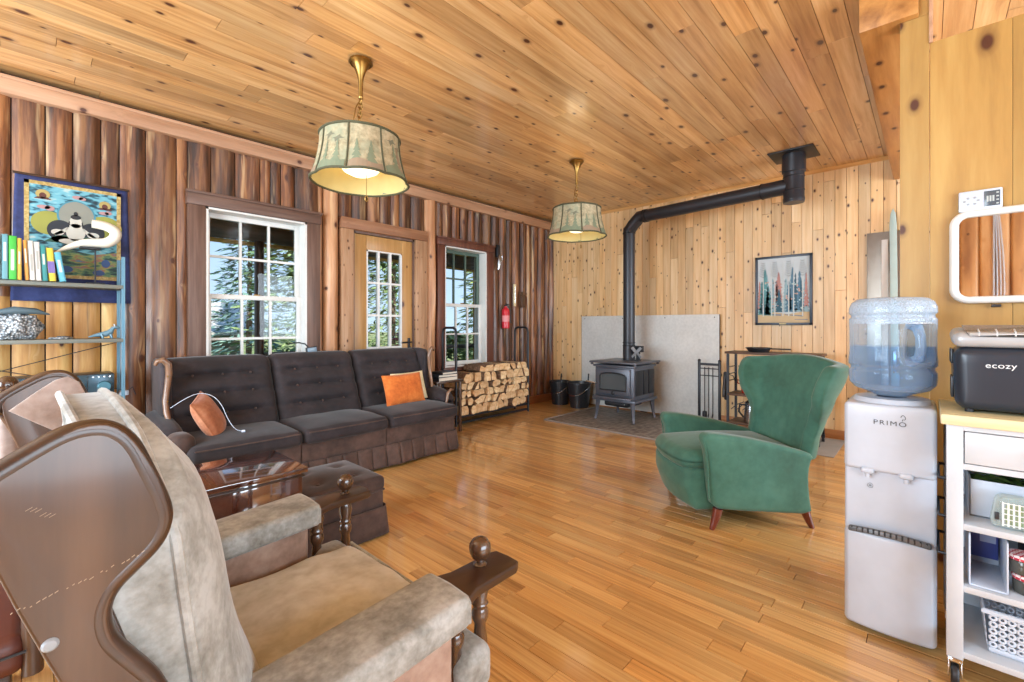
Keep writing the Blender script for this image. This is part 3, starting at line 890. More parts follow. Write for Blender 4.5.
# ---- partly seen chair beyond it at the left edge
c2 = thing('spindle_chair', 'dark wood chair with rust leather seat and ball finials at the far left edge', 'chair', (-0.355, 2.15, 0))
mb = MB(); mb.rbox((0.03, 0.0, 0.365), (0.66, 0.66, 0.11), 0.035, lambda p, q: (p.x, p.y, p.z + (0.02 * (1 - q[0] ** 2) * (1 - q[1] ** 2) if q[2] > 0 else 0)), n=8)
obj('seat', mb, M['leather'], c2)
mb = MB(); mb.tube([(0.357, -0.333, 0.375), (-0.29, -0.333, 0.375)], 0.004, 6); obj('seam', mb, M['black_plastic'], c2)
mb = MB(); mb.bb(-0.27, 0.33, -0.3, 0.3, 0.24, 0.315, 0.01); obj('seat_frame', mb, M['walnut'], c2)
for x_ in (-0.25, 0.30):
    for y_ in (-0.27, 0.27):
        mb = MB(); mb.lathe(spindle_prof(0.0, 0.26, 0.024), (x_, y_, 0), 14); obj('leg', mb, M['walnutz'], c2)
for y_ in (-0.31, 0.31):
    mb = MB(); mb.tube([(0.37, y_, .30), (0.36, y_, 0.94), (0.318, y_, 1.03)], [0.022, 0.018, 0.013], 12)
    pp = obj('back_post', mb, M['walnutz'], c2)
    mb = MB(); mb.sphere((0.310, y_, 1.052), 0.033, 20); obj('ball_finial', mb, M['turned'], pp)
mb = MB(); mb.rbox((0.325, 0, 0.84), (0.05, 0.56, 0.36), 0.02, n=4); obj('back_panel', mb, M['rose'], c2)

# ---- sofa
sf = thing('sofa', 'dark brown velvet three seat sofa with pleated skirt and scrolled wooden wings under the windows', 'sofa', (1.86, 3.95, 0))
sx, sy = 1.86, 3.95
def S(p): return (p[0] - sx, p[1] - sy, p[2])
mb = MB(); mb.rbox(S((1.865, 3.98, 0.275)), (2.24, 0.86, 0.17), 0.02, n=6)
for x_ in (1.446, 2.19): mb.box(S((x_, 3.552, .275)), (0.006, 0.004, 0.15))
obj('base', mb, M['sofa_lo'], sf)
# pleated skirt round three sides
path = []
def seg(a, b, n):
    for i in range(n): path.append((a[0] + (b[0] - a[0]) * i / n, a[1] + (b[1] - a[1]) * i / n))
seg((0.735, 4.40), (0.735, 3.545), 60); seg((0.735, 3.545), (2.985, 3.545), 360); seg((2.985, 3.545), (2.985, 4.40), 60); path.append((2.985, 4.40))
mb = MB(); rows = 6; V = []
tot = 0; prev = path[0]
for i, p in enumerate(path):
    tot += sqrt((p[0] - prev[0]) ** 2 + (p[1] - prev[1]) ** 2); prev = p
    nx, ny = (-1, 0) if i < 60 else ((0, -1) if i < 420 else (1, 0))
    ph = (tot / 0.135) % 1.0
    d = 0.045 * (1 - abs(2 * ph - 1) ** 9) * (.75 + .25 * sin(tot * 11)) + 0.005 * sin(tot * 37)
    col = []
    for j in range(rows + 1):
        t = j / rows; z = 0.205 - 0.187 * t
        o = d * (0.35 + 0.65 * t) + 0.015 * t
        if j == rows: z += 0.006 * (1 - (2 * ph - 1) ** 2)
        col.append(mb.bm.verts.new(S((p[0] + nx * o, p[1] + ny * o, z))))
    V.append(col)
for a, b in zip(V, V[1:]):
    for j in range(rows): mb.face((a[j], b[j], b[j + 1], a[j + 1]))
sk = raw('skirt', mb, M['sofa_lo'], sf, 60)
md = sk.modifiers.new('Solidify', 'SOLIDIFY'); md.thickness = 0.006
# seat cushions
for (a, b) in ((0.715, 1.443), (1.449, 2.186), (2.192, 2.985)):
    def cf(p, q):
        w = 0.028 * (1 - q[0] ** 4) * (1 - q[1] ** 2) if q[2] > 0 else 0
        w += 0.006 * noise.noise(Vector((p.x * 5 + a, p.y * 6, p.z * 3)))
        return (p.x, p.y - 0.012 * (1 - q[0] ** 2) * (1 if q[1] < 0 else 0), p.z + w)
    mb = MB(); mb.rbox(S(((a + b) / 2, 3.815, 0.405)), (b - a, 0.66, 0.115), 0.045, cf, n=10)
    cu = obj('seat_cushion', mb, M['sofa'], sf, 60)
    mb = MB(); mb.tube([S((a + .03 + (b - a - .06) * i / 8, 3.484 - .011 * (1 - (i / 4 - 1) ** 2), .440 + 0.004)) for i in range(9)], .005, 6)
    obj('welt', mb, M['sofa_lo'], cu)
# tufted back
for (a, b) in ((0.70, 1.466), (1.472, 2.222), (2.228, 3.01)):
    bw, bh = b - a, 0.60
    cxm, czm = (a + b) / 2, 0.715
    tufts = [(tx, tz) for tz in (0.16, 0.02, -0.13) for tx in (-0.2, 0.0, 0.2)]
    def bf(p, q):
        y = p.y
        if q[1] < 0:
            y -= 0.035 * (1 - q[0] ** 4) * (1 - q[2] ** 4)
            for tx, tz in tufts:
                dx_, dz_ = (p.x - tx * bw / .75), p.z - tz
                y += 0.024 * math.exp(-(dx_ ** 2 * 190 + dz_ ** 2 * 700)) + 0.020 * math.exp(-(dx_ ** 2 * 22 + dz_ ** 2 * 1600))
            y += 0.006 * noise.noise(Vector((p.x * 7 + a, p.z * 16, 1.0)))
        y += (p.z) * 0.42
        return (p.x, y, p.z - 0.008 * q[0] ** 4 * (1 if q[2] > 0 else 0))
    mb = MB(); mb.rbox(S((cxm, 4.215, czm)), (bw, 0.20, bh), 0.06, bf, n=26)
    bk = obj('back_cushion', mb, M['sofa'], sf, 60)
    for tx, tz in tufts:
        mb = MB(); y = 4.115 - .035 + .036 + tz * .42
        mb.sphere(S((cxm + tx * bw / .75, y, czm + tz)), 0.010, 10, (1, .6, 1)); obj('button', mb, M['sofa_lo'], bk)
mb = MB(); mb.prism([S((0.68, 4.30, 0.2)), S((0.68, 4.46, 0.2)), S((0.68, 4.56, 0.98)), S((0.68, 4.44, 0.98))], (2.36, 0, 0), 0.02)
obj('back_frame', mb, M['sofa'], sf)
for sgn, xo in ((-1, 0.70), (1, 3.02)):
    # upholstered wing and low rolled arm
    prof = [(4.02, 0.55), (4.07, 0.66), (4.08, 0.78), (4.06, 0.88), (4.07, 0.96), (4.12, 1.0), (4.24, 1.015), (4.40, 1.01), (4.40, 0.45), (4.05, 0.45)]
    mb = MB(); mb.prism([S((xo - 0.035, y, z)) for y, z in prof], (0.07, 0, 0), 0.022)
    obj('wing', mb, M['sofa'], sf)
    mb = MB()
    mb.tube([S((xo + sgn * .07, 4.045, 0.985)), S((xo + sgn * .062, 4.03, 1.012)), S((xo + sgn * .03, 4.025, 1.02)), S((xo + sgn * .0, 4.025, .985)), S((xo - sgn * .006, 4.03, .92)), S((xo + sgn * .004, 4.035, .82)), S((xo + sgn * .016, 4.03, .72)), S((xo + sgn * .012, 4.01, .64)), S((xo, 3.985, .57))], [.012, .017, .021, .023, .022, .019, .018, .019, .015], 12)
    wt = obj('wing_trim', mb, M['oak_trim'], sf)
    for q in (0.9, 0.72):
        mb = MB(); mb.sphere(S((xo + sgn * .004, 4.012, q)), .006, 8); obj('tack', mb, M['brass'], wt)
    def af(p, q): return (p.x, p.y, p.z + 0.03 * q[1] * 1.0 + (-.05 * max(0, -q[1] - .4) if q[2] > 0 else 0))
    mb = MB(); mb.rbox(S((xo + sgn * 0.03, 4.02, 0.505)), (0.17, 0.62, 0.20), 0.075, af, n=6)
    ar = obj('arm', mb, M['sofa'], sf)
    mb = MB(); mb.tube([S((xo + sgn * .085, 3.73, .58)), S((xo + sgn * .04, 3.715, .585)), S((xo - sgn * .0, 3.712, .55)), S((xo - sgn * .01, 3.712, .49)), S((xo - sgn * .02, 3.715, .455))], [.01, .014, .016, .014, .012], 10)
    if sgn > 0: obj('arm_trim', mb, M['oak_trim'], ar)
    else:
        mb.bm.free()
        mb = MB(); mb.rbox(S((0.70, 3.66, 0.47)), (0.16, 0.22, 0.16), 0.07, n=4); obj('arm_front', mb, M['sofa_lo'], ar)

def pillow(name, label, cat, mat, w, h, t, loc, rot, group=None):
    mb = MB()
    def pf(p, q):
        e = max(0.0, (1 - abs(q[0]) ** 2.4)) ** .55 * max(0.0, (1 - abs(q[1]) ** 2.4)) ** .55
        pin = 1 - 0.05 * (1 - q[0] ** 2) * abs(q[1]) ** 3 - 0.05 * (1 - q[1] ** 2) * abs(q[0]) ** 3
        wr_ = 0.006 * noise.noise(Vector((p.x * 12, p.y * 9, loc[0] * 7))) * e
        return (q[0] * w / 2 * pin, q[1] * h / 2 * pin, (1 if q[2] > 0 else -1) * (t / 2 * e + .003) + wr_ if abs(q[2]) > .5 else 0)
    mb.rbox((0, 0, 0), (w, h, t), 0.01, pf, n=16, k=1)
    o = obj(name, mb, mat, None, 80)
    o.location = loc; o.rotation_euler = rot
    return tag(o, label, cat, group)
pillow('throw_pillow', 'bright orange velvet throw pillow propped at the right end of the sofa', 'pillow', M['orange'], 0.47, 0.31, 0.13, (2.60, 3.89, 0.625), (radians(72), 0, radians(3)))
pillow('throw_pillow', 'cream throw pillow peeking out behind the orange one', 'pillow', M['cream'], 0.44, 0.30, 0.09, (2.73, 3.985, 0.63), (radians(73), 0, radians(8)))
pillow('throw_pillow', 'rust brown throw pillow leaning on the left arm of the sofa', 'pillow', M['rust'], 0.36, 0.34, 0.13, (0.92, 3.89, 0.595), (radians(62), radians(-8), radians(68)))
def soft(P, it=3):
    for _ in range(it):
        q = [P[0]]
        for a, b in zip(P, P[1:]):
            q.append(tuple(a[i] * .75 + b[i] * .25 for i in range(3))); q.append(tuple(a[i] * .25 + b[i] * .75 for i in range(3)))
        P = q + [P[-1]]
    return P
mb = MB(); mb.tube(soft([(0.70, 3.95, 0.68), (0.76, 3.86, 0.745), (0.84, 3.84, 0.785), (0.92, 3.80, 0.765), (0.97, 3.76, 0.69), (0.99, 3.72, 0.60), (1.03, 3.69, 0.515), (1.07, 3.67, 0.497)]), 0.0020, 8)
mb.tube([(1.07, 3.67, .497), (1.09, 3.66, .497)], .009, 8)
tag(obj('charging_cable', mb, M['white_plastic']), 'thin white cable looping over the rust brown pillow', 'cable')
# clip-on lamp on the sofa back
cl = thing('clip_lamp', 'small black clip-on lamp with bent gooseneck on the top of the sofa back', 'lamp', (1.86, 4.33, 1.005))
mb = MB(); mb.box((0, 0, 0.02), (0.105, 0.03, 0.075), 0.008, Matrix.Rotation(radians(-8), 4, 'Y')); obj('clamp', mb, M['black_plastic'], cl)
mb = MB(); mb.box((0.0, -0.0165, 0.022), (0.085, 0.003, 0.055), 0.001, Matrix.Rotation(radians(-8), 4, 'Y')); tag(obj('panel', mb, plain('panel_blue', C('#6f8698'), 0.25), cl), 'pale blue panel')
mb = MB(); mb.tube([(-.03, 0, .05), (-.06, 0, .085), (-.12, 0, .10), (-.19, 0, .095), (-.22, 0, .085)], 0.006, 8); obj('gooseneck', mb, M['black_plastic'], cl)
mb = MB(); mb.tube([(0, -.02, -.01), (.01, -.03, -.05)], .008, 8); obj('clip', mb, M['black_plastic'], cl)

# ---- ottoman
ot = thing('ottoman', 'square brown tufted velvet ottoman with box pleated skirt beside the dark wood table', 'ottoman', (1.248, 2.675, 0))
def of(p, q):
    w = 0
    if q[2] > 0:
        w = 0.02 * (1 - q[0] ** 2) * (1 - q[1] ** 2)
        for tx in (-.11, .11):
            for ty in (-.11, .11):
                w -= 0.02 * math.exp(-((p.x - tx) ** 2 + (p.y - ty) ** 2) * 700)
    return (p.x, p.y, p.z + w)
mb = MB(); mb.rbox((0, 0, 0.31), (0.49, 0.50, 0.09), 0.03, of, n=20); tp = obj('cushion_top', mb, M['ott'], ot, 60)
for tx in (-.11, .11):
    for ty in (-.11, .11):
        mb = MB(); mb.sphere((tx, ty, .352), .011, 10, (1, 1, .6)); obj('button', mb, M['ott'], tp)
mb = MB(); mb.tube([(sx_ * .235, sy_ * .24, .272) for sx_, sy_ in ((-1, -1), (1, -1), (1, 1), (-1, 1))], .007, 8, closed=True); obj('welt', mb, M['ott'], tp)
mb = MB(); mb.bb(-.235, .235, -.24, .24, .15, .28, .012); obj('body', mb, M['ott'], ot)
mb = MB(); V = []
per = [(-1, -1), (1, -1), (1, 1), (-1, 1)]
for s_ in range(4):
    a, b = per[s_], per[(s_ + 1) % 4]
    nrm = ((a[0] + b[0]) / 2, (a[1] + b[1]) / 2)
    for i in range(40):
        t = i / 40
        x, y = (a[0] + (b[0] - a[0]) * t), (a[1] + (b[1] - a[1]) * t)
        d = 0.010 * (1 - abs(((t * 2) % 1) * 2 - 1) ** 10)
        col = []
        for j in range(5):
            q = j / 4; fl_ = 1 + .06 * q
            col.append(mb.bm.verts.new((x * .24 * fl_ + nrm[0] * d, y * .245 * fl_ + nrm[1] * d, .175 - .165 * q)))
        V.append(col)
for i in range(len(V)):
    a, b = V[i], V[(i + 1) % len(V)]
    for j in range(4): mb.face((a[j], b[j], b[j + 1], a[j + 1]))
k_ = raw('skirt', mb, M['ott'], ot, 60); md = k_.modifiers.new('Solidify', 'SOLIDIFY'); md.thickness = .006

# ---- dark wood end table
et = thing('end_table', 'glossy dark mahogany end table with overhanging top behind the olive armchair', 'table', (0.74, 2.545, 0))
mb = MB(); mb.bb(-.235, .235, -.235, .235, .525, .55, .004); obj('top', mb, M['mahog'], et)
mb = MB(); mb.bb(-.225, .225, -.225, .225, .503, .513, .003); tag(obj('moulding', mb, M['walnut'], et), 'thin lighter moulding')
mb = MB(); mb.bb(-.215, .215, -.215, .215, .12, .524, .004); obj('cabinet', mb, M['mahog'], et)
mb = MB(); mb.bb(-.225, .225, -.225, .225, .07, .12, .006); obj('plinth', mb, M['mahog'], et)
for x_ in (-.19, .19):
    for y_ in (-.19, .19):
        mb = MB(); mb.lathe([(.018, 0), (.026, .03), (.02, .07)], (x_, y_, 0), 12); obj('foot', mb, M['mahog'], et)

# ---- small table with books between sofa and log rack
stb = thing('side_table', 'small dark side table squeezed between the sofa arm and the log rack', 'table', (3.36, 4.30, 0))
mb = MB(); mb.bb(-.2, .2, -.22, .22, .595, .62, .004); obj('top', mb, M['walnut'], stb)
for x_ in (-.17, .17):
    for y_ in (-.19, .19):
        mb = MB(); mb.bb(x_ - .015, x_ + .015, y_ - .015, y_ + .015, 0, .595, .003); obj('leg', mb, M['walnutz'], stb)
for k, (cc, lb, w_, h_) in enumerate((('#22242c', 'thick black book at the bottom of the pile on the side table', .30, .045), ('#343844', 'dark grey book in the middle of the pile on the side table', .27, .03), ('#1c1d22', 'black book with pale page edges on top of the side table pile', .25, .028))):
    z0 = .62 + (0, .0455, .076)[k]
    bo = thing('book', lb, 'book', (3.34 + .01 * k, 4.20, z0), radians((4, -3, 7)[k]), 'books on the side table')
    mb = MB(); mb.bb(-w_ / 2, w_ / 2, -.1, .1, 0, .004); mb.bb(-w_ / 2, w_ / 2, -.1, .1, h_ - .004, h_); mb.bb(-w_ / 2, -w_ / 2 + .004, -.1, .1, 0, h_); obj('cover', mb, plain('book_cover', C(cc), .5), bo)
    mb = MB(); mb.bb(-w_ / 2 + .004, w_ / 2 - .005, -.095, .095, .004, h_ - .004); obj('pages', mb, plain('pages', C('#d8d3c4'), .8), bo)

# ---- green wing chair
gc = thing('green_wing_chair', 'green velvet wing back armchair on short tapered wooden legs in front of the stove wall', 'armchair', (3.344, 1.011, 0), radians(135))
SIDE = [(0.335, 0.605), (0.365, 0.585), (0.368, 0.555), (0.345, 0.50), (0.335, 0.41), (0.318, 0.25), (0.302, 0.135), (0.15, 0.118), (0.0, 0.108), (-0.20, 0.095), (-0.335, 0.088), (-0.318, 0.18), (-0.308, 0.30), (-0.315, 0.40), (-0.345, 0.46), (-0.25, 0.492), (0.0, 0.555), (0.2, 0.592)]
SIDE = smooth_poly(SIDE, 1)
for sgn in (-1, 1):
    mb = MB()
    o = bmesh.new()
    yo, yi = sgn * 0.365, sgn * 0.275
    a = [o.verts.new((x, yo + sgn * 0.025 * max(0, (z - .45) / .15), z)) for x, z in SIDE]
    b = [o.verts.new((x, yi, z)) for x, z in SIDE]
    o.faces.new(a); o.faces.new(b[::-1]); n_ = len(a)
    for i in range(n_): o.faces.new((a[i], a[(i + 1) % n_], b[(i + 1) % n_], b[i]))
    bmesh.ops.recalc_face_normals(o, faces=o.faces)
    es = [e for e in o.edges if abs(e.verts[0].co.y - e.verts[1].co.y) < .03]
    es = [e for e in es if not (e.verts[0] in a and e.verts[1] in b) and not (e.verts[0] in b and e.verts[1] in a)]
    bmesh.ops.bevel(o, geom=es, offset=0.03, segments=4, affect='EDGES', profile=.5)
    mb.add(o)
    sd = obj('arm', mb, M['green_velvet'], gc, 50)
    mb = MB(); pts = [(x, sgn * .362, z) for x, z in ((.330, .20), (.338, .41), (.347, .50), (.362, .555), (.36, .578), (.335, .598))]
    mb.tube(pts, .004, 6); obj('welt', mb, M['green_velvet'], sd)
mb = MB()
def gsf(p, q):
    return (p.x + 0.05 * (1 - q[1] ** 2) * max(0, q[0]) - (0.05 * max(0, -q[2] + .1) if q[0] > 0 else 0) * max(0, q[0]), p.y, p.z)
mb.rbox((0.06, 0, 0.225), (0.74, 0.56, 0.27), 0.035, gsf, n=8)
obj('seat_base', mb, M['green_velvet'], gc, 60)
def gcf(p, q):
    return (p.x + 0.045 * (1 - q[1] ** 2) * max(0, q[0]), p.y, p.z + (0.03 * (1 - q[0] ** 2) * (1 - q[1] ** 2) if q[2] > 0 else 0) + .03 * max(0, q[0]) * (-.4 if q[2] > 0 else 0))
mb = MB(); mb.rbox((0.055, 0, 0.405), (0.77, 0.555, 0.135), 0.062, gcf, n=8)
obj('seat_cushion', mb, M['green_velvet'], gc, 60)
# winged back: one wrapped sheet given thickness and rounded
def lerp(P, t):
    if t <= P[0][0]: return P[0][1]
    for (a, va), (b, vb) in zip(P, P[1:]):
        if t <= b:
            k = (t - a) / (b - a); k = k * k * (3 - 2 * k)
            return va + (vb - va) * k
    return P[-1][1]
def gback(a, t):
    a = 2 * a - 1; s_ = 1 if a >= 0 else -1; q = abs(a)
    z = 0.42 + 0.62 * t
    xb = lerp([(0, -.365), (.2, -.385), (.55, -.43), (1, -.505)], t)
    W = lerp([(0, .265), (.22, .265), (.42, .285), (.65, .335), (.85, .365), (1, .36)], t)
    D = lerp([(0, .05), (.15, .045), (.35, .045), (.5, .075), (.68, .125), (.83, .155), (.93, .145), (1, .11)], t)
    flare = lerp([(0, .0), (.35, .01), (.7, .04), (1, .05)], t)
    if q < .55:
        k = q / .55
        return Vector((xb + .025 * k ** 2 + .012 * (1 - k * k), s_ * (W - .05) * k, z + .03 * t ** 4 * (1 - k * k)))
    k = (q - .55) / .45
    ang = k * pi / 2
    x = xb + .025 + D * (1 - cos(ang)) ** .8 if k > 0 else xb + .025
    y = (W - .05) + (.05 + flare) * sin(ang) ** .8 if k > 0 else W - .05
    return Vector((x, s_ * y, z - 0.012 * t ** 4 * k))
mb = MB(); mb.grid(gback, 28, 18)
bkk = raw('back', mb, M['green_velvet'], gc, 180)
md = bkk.modifiers.new('Solidify', 'SOLIDIFY'); md.thickness = 0.085; md.offset = -1.0; md.use_even_offset = False
subsurf(bkk, 2)
for x_, sx_ in ((0.262, .7), (-0.29, -.9)):
    for y_ in (-.335, .335):
        mb = MB(); P = [(x_, y_, .13), (x_ + sx_ * .012, y_, .09), (x_ + sx_ * .035, y_, .04), (x_ + sx_ * .055, y_, .0)]
        mb.tube(P, [.03, .027, .021, .015], 12)
        obj('leg', mb, M['redleg'], gc)
# ================================================================== STOVE CORNER
st = thing('wood_stove', 'dark grey cast iron wood stove on the slate hearth with glass door', 'stove', (5.50, 3.0, .004))
hw = .285
mb = MB(); mb.bb(-.30, .27, -hw, hw, .30, .735, .012); body = obj('body', mb, M['stove'], st)
mb = MB(); mb.bb(-.33, .31, -hw - .03, hw + .03, .27, .305, .008); obj('bottom_ledge', mb, M['stove'], st)
mb = MB(); mb.bb(-.325, .30, -hw - .02, hw + .02, .715, .745, .01); mb.bb(-.36, .34, -hw - .06, hw + .06, .765, .79, .010)
for x_ in (-.33, .31):
    for y_ in (-hw - .03, hw + .03): mb.box((x_, y_, .755), (.03, .03, .03), .004)
obj('top_plate', mb, M['stove'], st)
# door with arched opening, framed
mb = MB(); xf = -.30
mb.bb(xf - .03, xf, -.24, .24, .36, .70, .01)
door = obj('door', mb, M['stove'], st)
ARCH = [(-.19, .42), (.19, .42), (.19, .60), (.17, .625), (.09, .64), (0, .645), (-.09, .64), (-.17, .625), (-.19, .60)]
mb = MB(); mb.prism([(xf - .034, y, z) for y, z in ARCH], (.006, 0, 0), 0.0); obj('glass', mb, plain('stove_glass', C('#7d878c'), .06, 0.6), door)
mb = MB(); ring = [(xf - .035, y, z) for y, z in ARCH]; mb.tube(ring, .010, 8, closed=True); obj('door_trim', mb, M['stove_dark'], door)
for y_, h_, cc in ((.12, .15, '#b6b2aa'), (.0, .12, '#8d9295'), (-.13, .16, '#a9bcc2')):
    pass
mb = MB(); mb.tube([(xf - .03, .25, .50), (xf - .07, .27, .50), (xf - .09, .33, .515), (xf - .10, .36, .52)], .010, 8); obj('door_handle', mb, M['steel'], door)
mb = MB(); mb.lathe([(0, .006), (.02, .004), (.026, 0)], (xf - .03, 0, .385), 16, 0, Matrix.Rotation(radians(-90), 4, 'Y')); obj('badge', mb, M['stove_dark'], door)
mb = MB(); mb.rbox((xf - .055, 0, .325), (.11, .56, .03), .012, lambda p, q: (p.x + .03 * q[1] ** 2, p.y, p.z), n=6); obj('ash_lip', mb, M['stove'], st)
for y_ in (-hw - .006, hw + .006):
    mb = MB()
    for a, b in ((-.27, -.09), (-.06, .06), (.09, .25)): mb.bb(a, b, y_ - .006, y_ + .006, .36, .68, .006)
    obj('side_panel', mb, M['stove_dark'], st)
mb = MB(); mb.rbox((-.05, 0, .235), (.42, .36, .08), .035, n=4); obj('ash_pan', mb, M['stove_dark'], st)
mb = MB(); mb.tube([(-.26, -.12, .235), (-.30, -.15, .24)], .008, 8); tag(obj('damper_knob', mb, M['steel'], st), 'bright damper knob')
for x_ in (-.28, .26):
    for y_ in (-.255, .255):
        mb = MB(); s_ = 1 if y_ > 0 else -1; sx_ = 1 if x_ > 0 else -1
        mb.tube([(x_, y_, .30), (x_, y_, .24), (x_ + sx_ * .012, y_ + s_ * .012, .10), (x_ + sx_ * .024, y_ + s_ * .024, .025), (x_ + sx_ * .026, y_ + s_ * .026, 0.016)], [.042, .034, .022, .018, .024], 4)
        obj('leg', mb, M['stove'], st)
# stove fan on the top plate
fn = thing('stove_fan', 'small black heat powered fan on the stove top beside the pipe', 'fan', (5.53, 2.835, .791))
mb = MB(); mb.box((0, 0, .008), (.09, .06, .016), .004); mb.box((0.01, 0, .06), (.02, .05, .10), .003); obj('base', mb, M['black_metal'], fn)
mb = MB()
for k in range(8): mb.box((.02, -.06 + .017 * k, .165), (.05, .006, .07), 0, None)
mb.box((.02, 0, .125), (.05, .14, .012), .002); mb.box((.02, 0, .11), (.03, .04, .03), .002); obj('cooling_fin', mb, M['black_metal'], fn)
mb = MB()
for k in range(4):
    a = radians(45 + 90 * k)
    mb.rbox((-.035, .05 * cos(a), .115 + .05 * sin(a)), (.006, .085, .04), .002, n=2, rot=Matrix.Rotation(a, 4, 'X') @ Matrix.Rotation(.5, 4, 'Y'))
mb.tube([(-.04, 0, .115), (.0, 0, .115)], .012, 10); obj('blade', mb, plain('fan_grey', C('#8f9499'), .45), fn)

# stove pipe
sp = thing('stove_pipe', 'black stove pipe rising from the stove and crossing to the ceiling support', 'stove pipe', (5.60, 3.0, .79))
ox, oy, oz = 5.60, 3.0, .79
R_ = .078; PX, PY = 5.40, 1.02
A = Vector((0, 0, 0)); zt = 2.56 - oz; d = Vector((PX - ox, PY - oy, 0)).normalized()
B = Vector((0, 0, zt)); zp = 2.715 - oz
mb = MB(); mb.lathe([(R_ + .004, .002), (R_ + .004, .20)], (0, 0, 0), 32); mb.lathe([(R_, .2), (R_, zt - .05)], (0, 0, 0), 32)
obj('upright_pipe', mb, M['pipe'], sp)
for z_ in (.02, .20, .24, zt - .04):
    mb = MB(); mb.lathe([(R_ + .002, z_ - .008), (R_ + .008, z_ - .004), (R_ + .008, z_ + .004), (R_ + .002, z_ + .008)], (0, 0, 0), 32, cap=False); obj('pipe_band', mb, M['stove_dark'], sp)
P = [Vector((0, 0, zt - .05)), B, Vector((0, 0, zt + .01)) + d * .02, Vector((0, 0, zt + .07)) + d * .07, Vector((0, 0, zp - .045)) + d * .12, Vector((0, 0, zp)) + d * .17, Vector((0, 0, zp)) + d * .24]
mb = MB(); mb.tube(P, R_ + .004, 32); elb = obj('elbow', mb, M['pipe'], sp)
mb = MB()
mb.box(Vector((0, 0, zt - .01)) + Vector((-.5, -.55, 0)).normalized() * (R_ + .005), (.004, .05, .03), 0, Matrix.Rotation(radians(45), 4, 'Z')); tag(obj('foil_label', mb, M['steel'], elb), 'small bright foil label')
L = Vector((PX - ox, PY - oy, 0)).length
mb = MB(); mb.tube([Vector((0, 0, zp)) + d * .24, Vector((0, 0, zp)) + d * (L - .05)], R_, 32, cap=False); obj('cross_pipe', mb, M['pipe'], sp)
for q in (.24, .28, L - .30):
    mb = MB(); mb.tube([Vector((0, 0, zp)) + d * (q - .008), Vector((0, 0, zp)) + d * (q + .008)], R_ + .007, 32); obj('pipe_band', mb, M['stove_dark'], sp)
mb = MB(); T0 = Vector((PX - ox, PY - oy, 0))
mb.lathe([(.095, 2.535 - oz), (.095, 2.545 - oz), (.099, 2.55 - oz), (.099, 2.58 - oz), (.095, 2.59 - oz), (.095, 2.84 - oz), (.108, 2.85 - oz), (.108, ZC - .012 - oz)], T0, 36); obj('tee', mb, M['pipe'], sp)
mb = MB(); mb.tube([Vector((0, 0, zp)) + d * (L - .30), Vector((0, 0, zp)) + d * (L - .02)], R_ + .003, 32); obj('tee_arm', mb, M['pipe'], sp)
for z_ in (2.66, 2.80):
    mb = MB(); mb.lathe([(.096, z_ - oz - .006), (.100, z_ - oz), (.096, z_ - oz + .006)], T0, 36, cap=False); obj('pipe_band', mb, M['stove_dark'], sp)
mb = MB(); mb.box(T0 + Vector((0, 0, ZC - .008 - oz)), (.40, .40, .012), .002, radians(0)); obj('ceiling_plate', mb, M['black_metal'], sp)

# hearth pad and heat shield
hp = thing('hearth_pad', 'grey slate tiled hearth pad under the stove', 'hearth', (5.40, 2.86, 0))
mb = MB(); mb.bb(-.68, .62, -.85, .88, .0, .014, .003); obj('tiles', mb, M['slate'], hp)
mb = MB(); mb.bb(-.705, -.68, -.875, .905, 0, .018, .004); mb.bb(-.68, .62, .88, .905, 0, .018, .004); mb.bb(-.68, .62, -.875, -.85, 0, .018, .004); obj('edge_strip', mb, plain('grey_edging', C('#8c8680'), .6), hp)
hs = thing('heat_shield', 'pale grey cement board heat shield standing against the pine wall behind the stove', 'heat shield', (6.10, 3.04, 0))
mb = MB(); mb.bb(-.008, .008, -1.06, 1.06, .02, 1.41, .002); obj('board', mb, M['cement'], hs)
mb = MB(); mb.bb(-.009, .009, -1.0625, -1.06, .02, 1.41); mb.bb(-.009, .009, 1.06, 1.0625, .02, 1.41); obj('edge_strip', mb, M['black_metal'], hs)
mb = MB(); mb.bb(.008, .03, -1.05, -1.0, 0, 1.38); mb.bb(.008, .03, 1.0, 1.05, 0, 1.38); mb.bb(.008, .03, -.05, .05, 0, 1.38); obj('spacer', mb, M['walnutz'], hs)
for y_ in (-1.0, -.33, .33, 1.0):
    mb = MB(); mb.sphere((-.009, y_, 1.37), .008, 8, (.5, 1, 1)); obj('screw', mb, M['stove_dark'], hs)

# buckets
def bucket(label, loc, r, h, shovel):
    b = thing('ash_bucket', label, 'bucket', loc, 0, 'ash buckets in the corner')
    mb = MB(); mb.lathe([(0, .012), (r * .70, .012), (r * .72, 0), (r * .75, 0), (r * .98, h * .93), (r * 1.03, h * .93), (r * 1.03, h), (r * .96, h), (r * .73, .02), (0, .02)], n=32, cap=False); obj('pail', mb, M['black_plastic'], b)
    mb = MB(); P = [(r * 1.0 * cos(t), 0, 0) for t in (0,)]
    P = [(-.55 * r - .5 * r * sin(pi * i / 12), r * 1.02 * cos(pi * i / 12), h * .86 - h * .34 * sin(pi * i / 12)) for i in range(13)]
    P = [(-.10 * r - .95 * r * sin(pi * i / 12) , r * 1.02 * cos(pi * i / 12), h * .86 - h * .36 * sin(pi * i / 12)) for i in range(13)]
    mb.tube(P, .005, 8); hd = obj('bail_handle', mb, M['steel'], b)
    mb = MB(); mb.tube([P[5], P[6], P[7]], .010, 8); obj('grip', mb, M['leather'] if shovel else M['black_plastic'], hd)
    return b
bucket('larger black ash bucket nearer the stove with wire handle and red grip', (5.83, 3.97, 0), .185, .385, True)
bucket('smaller black ash bucket in the corner beside the log wall', (5.86, 4.36, 0), .17, .37, False)
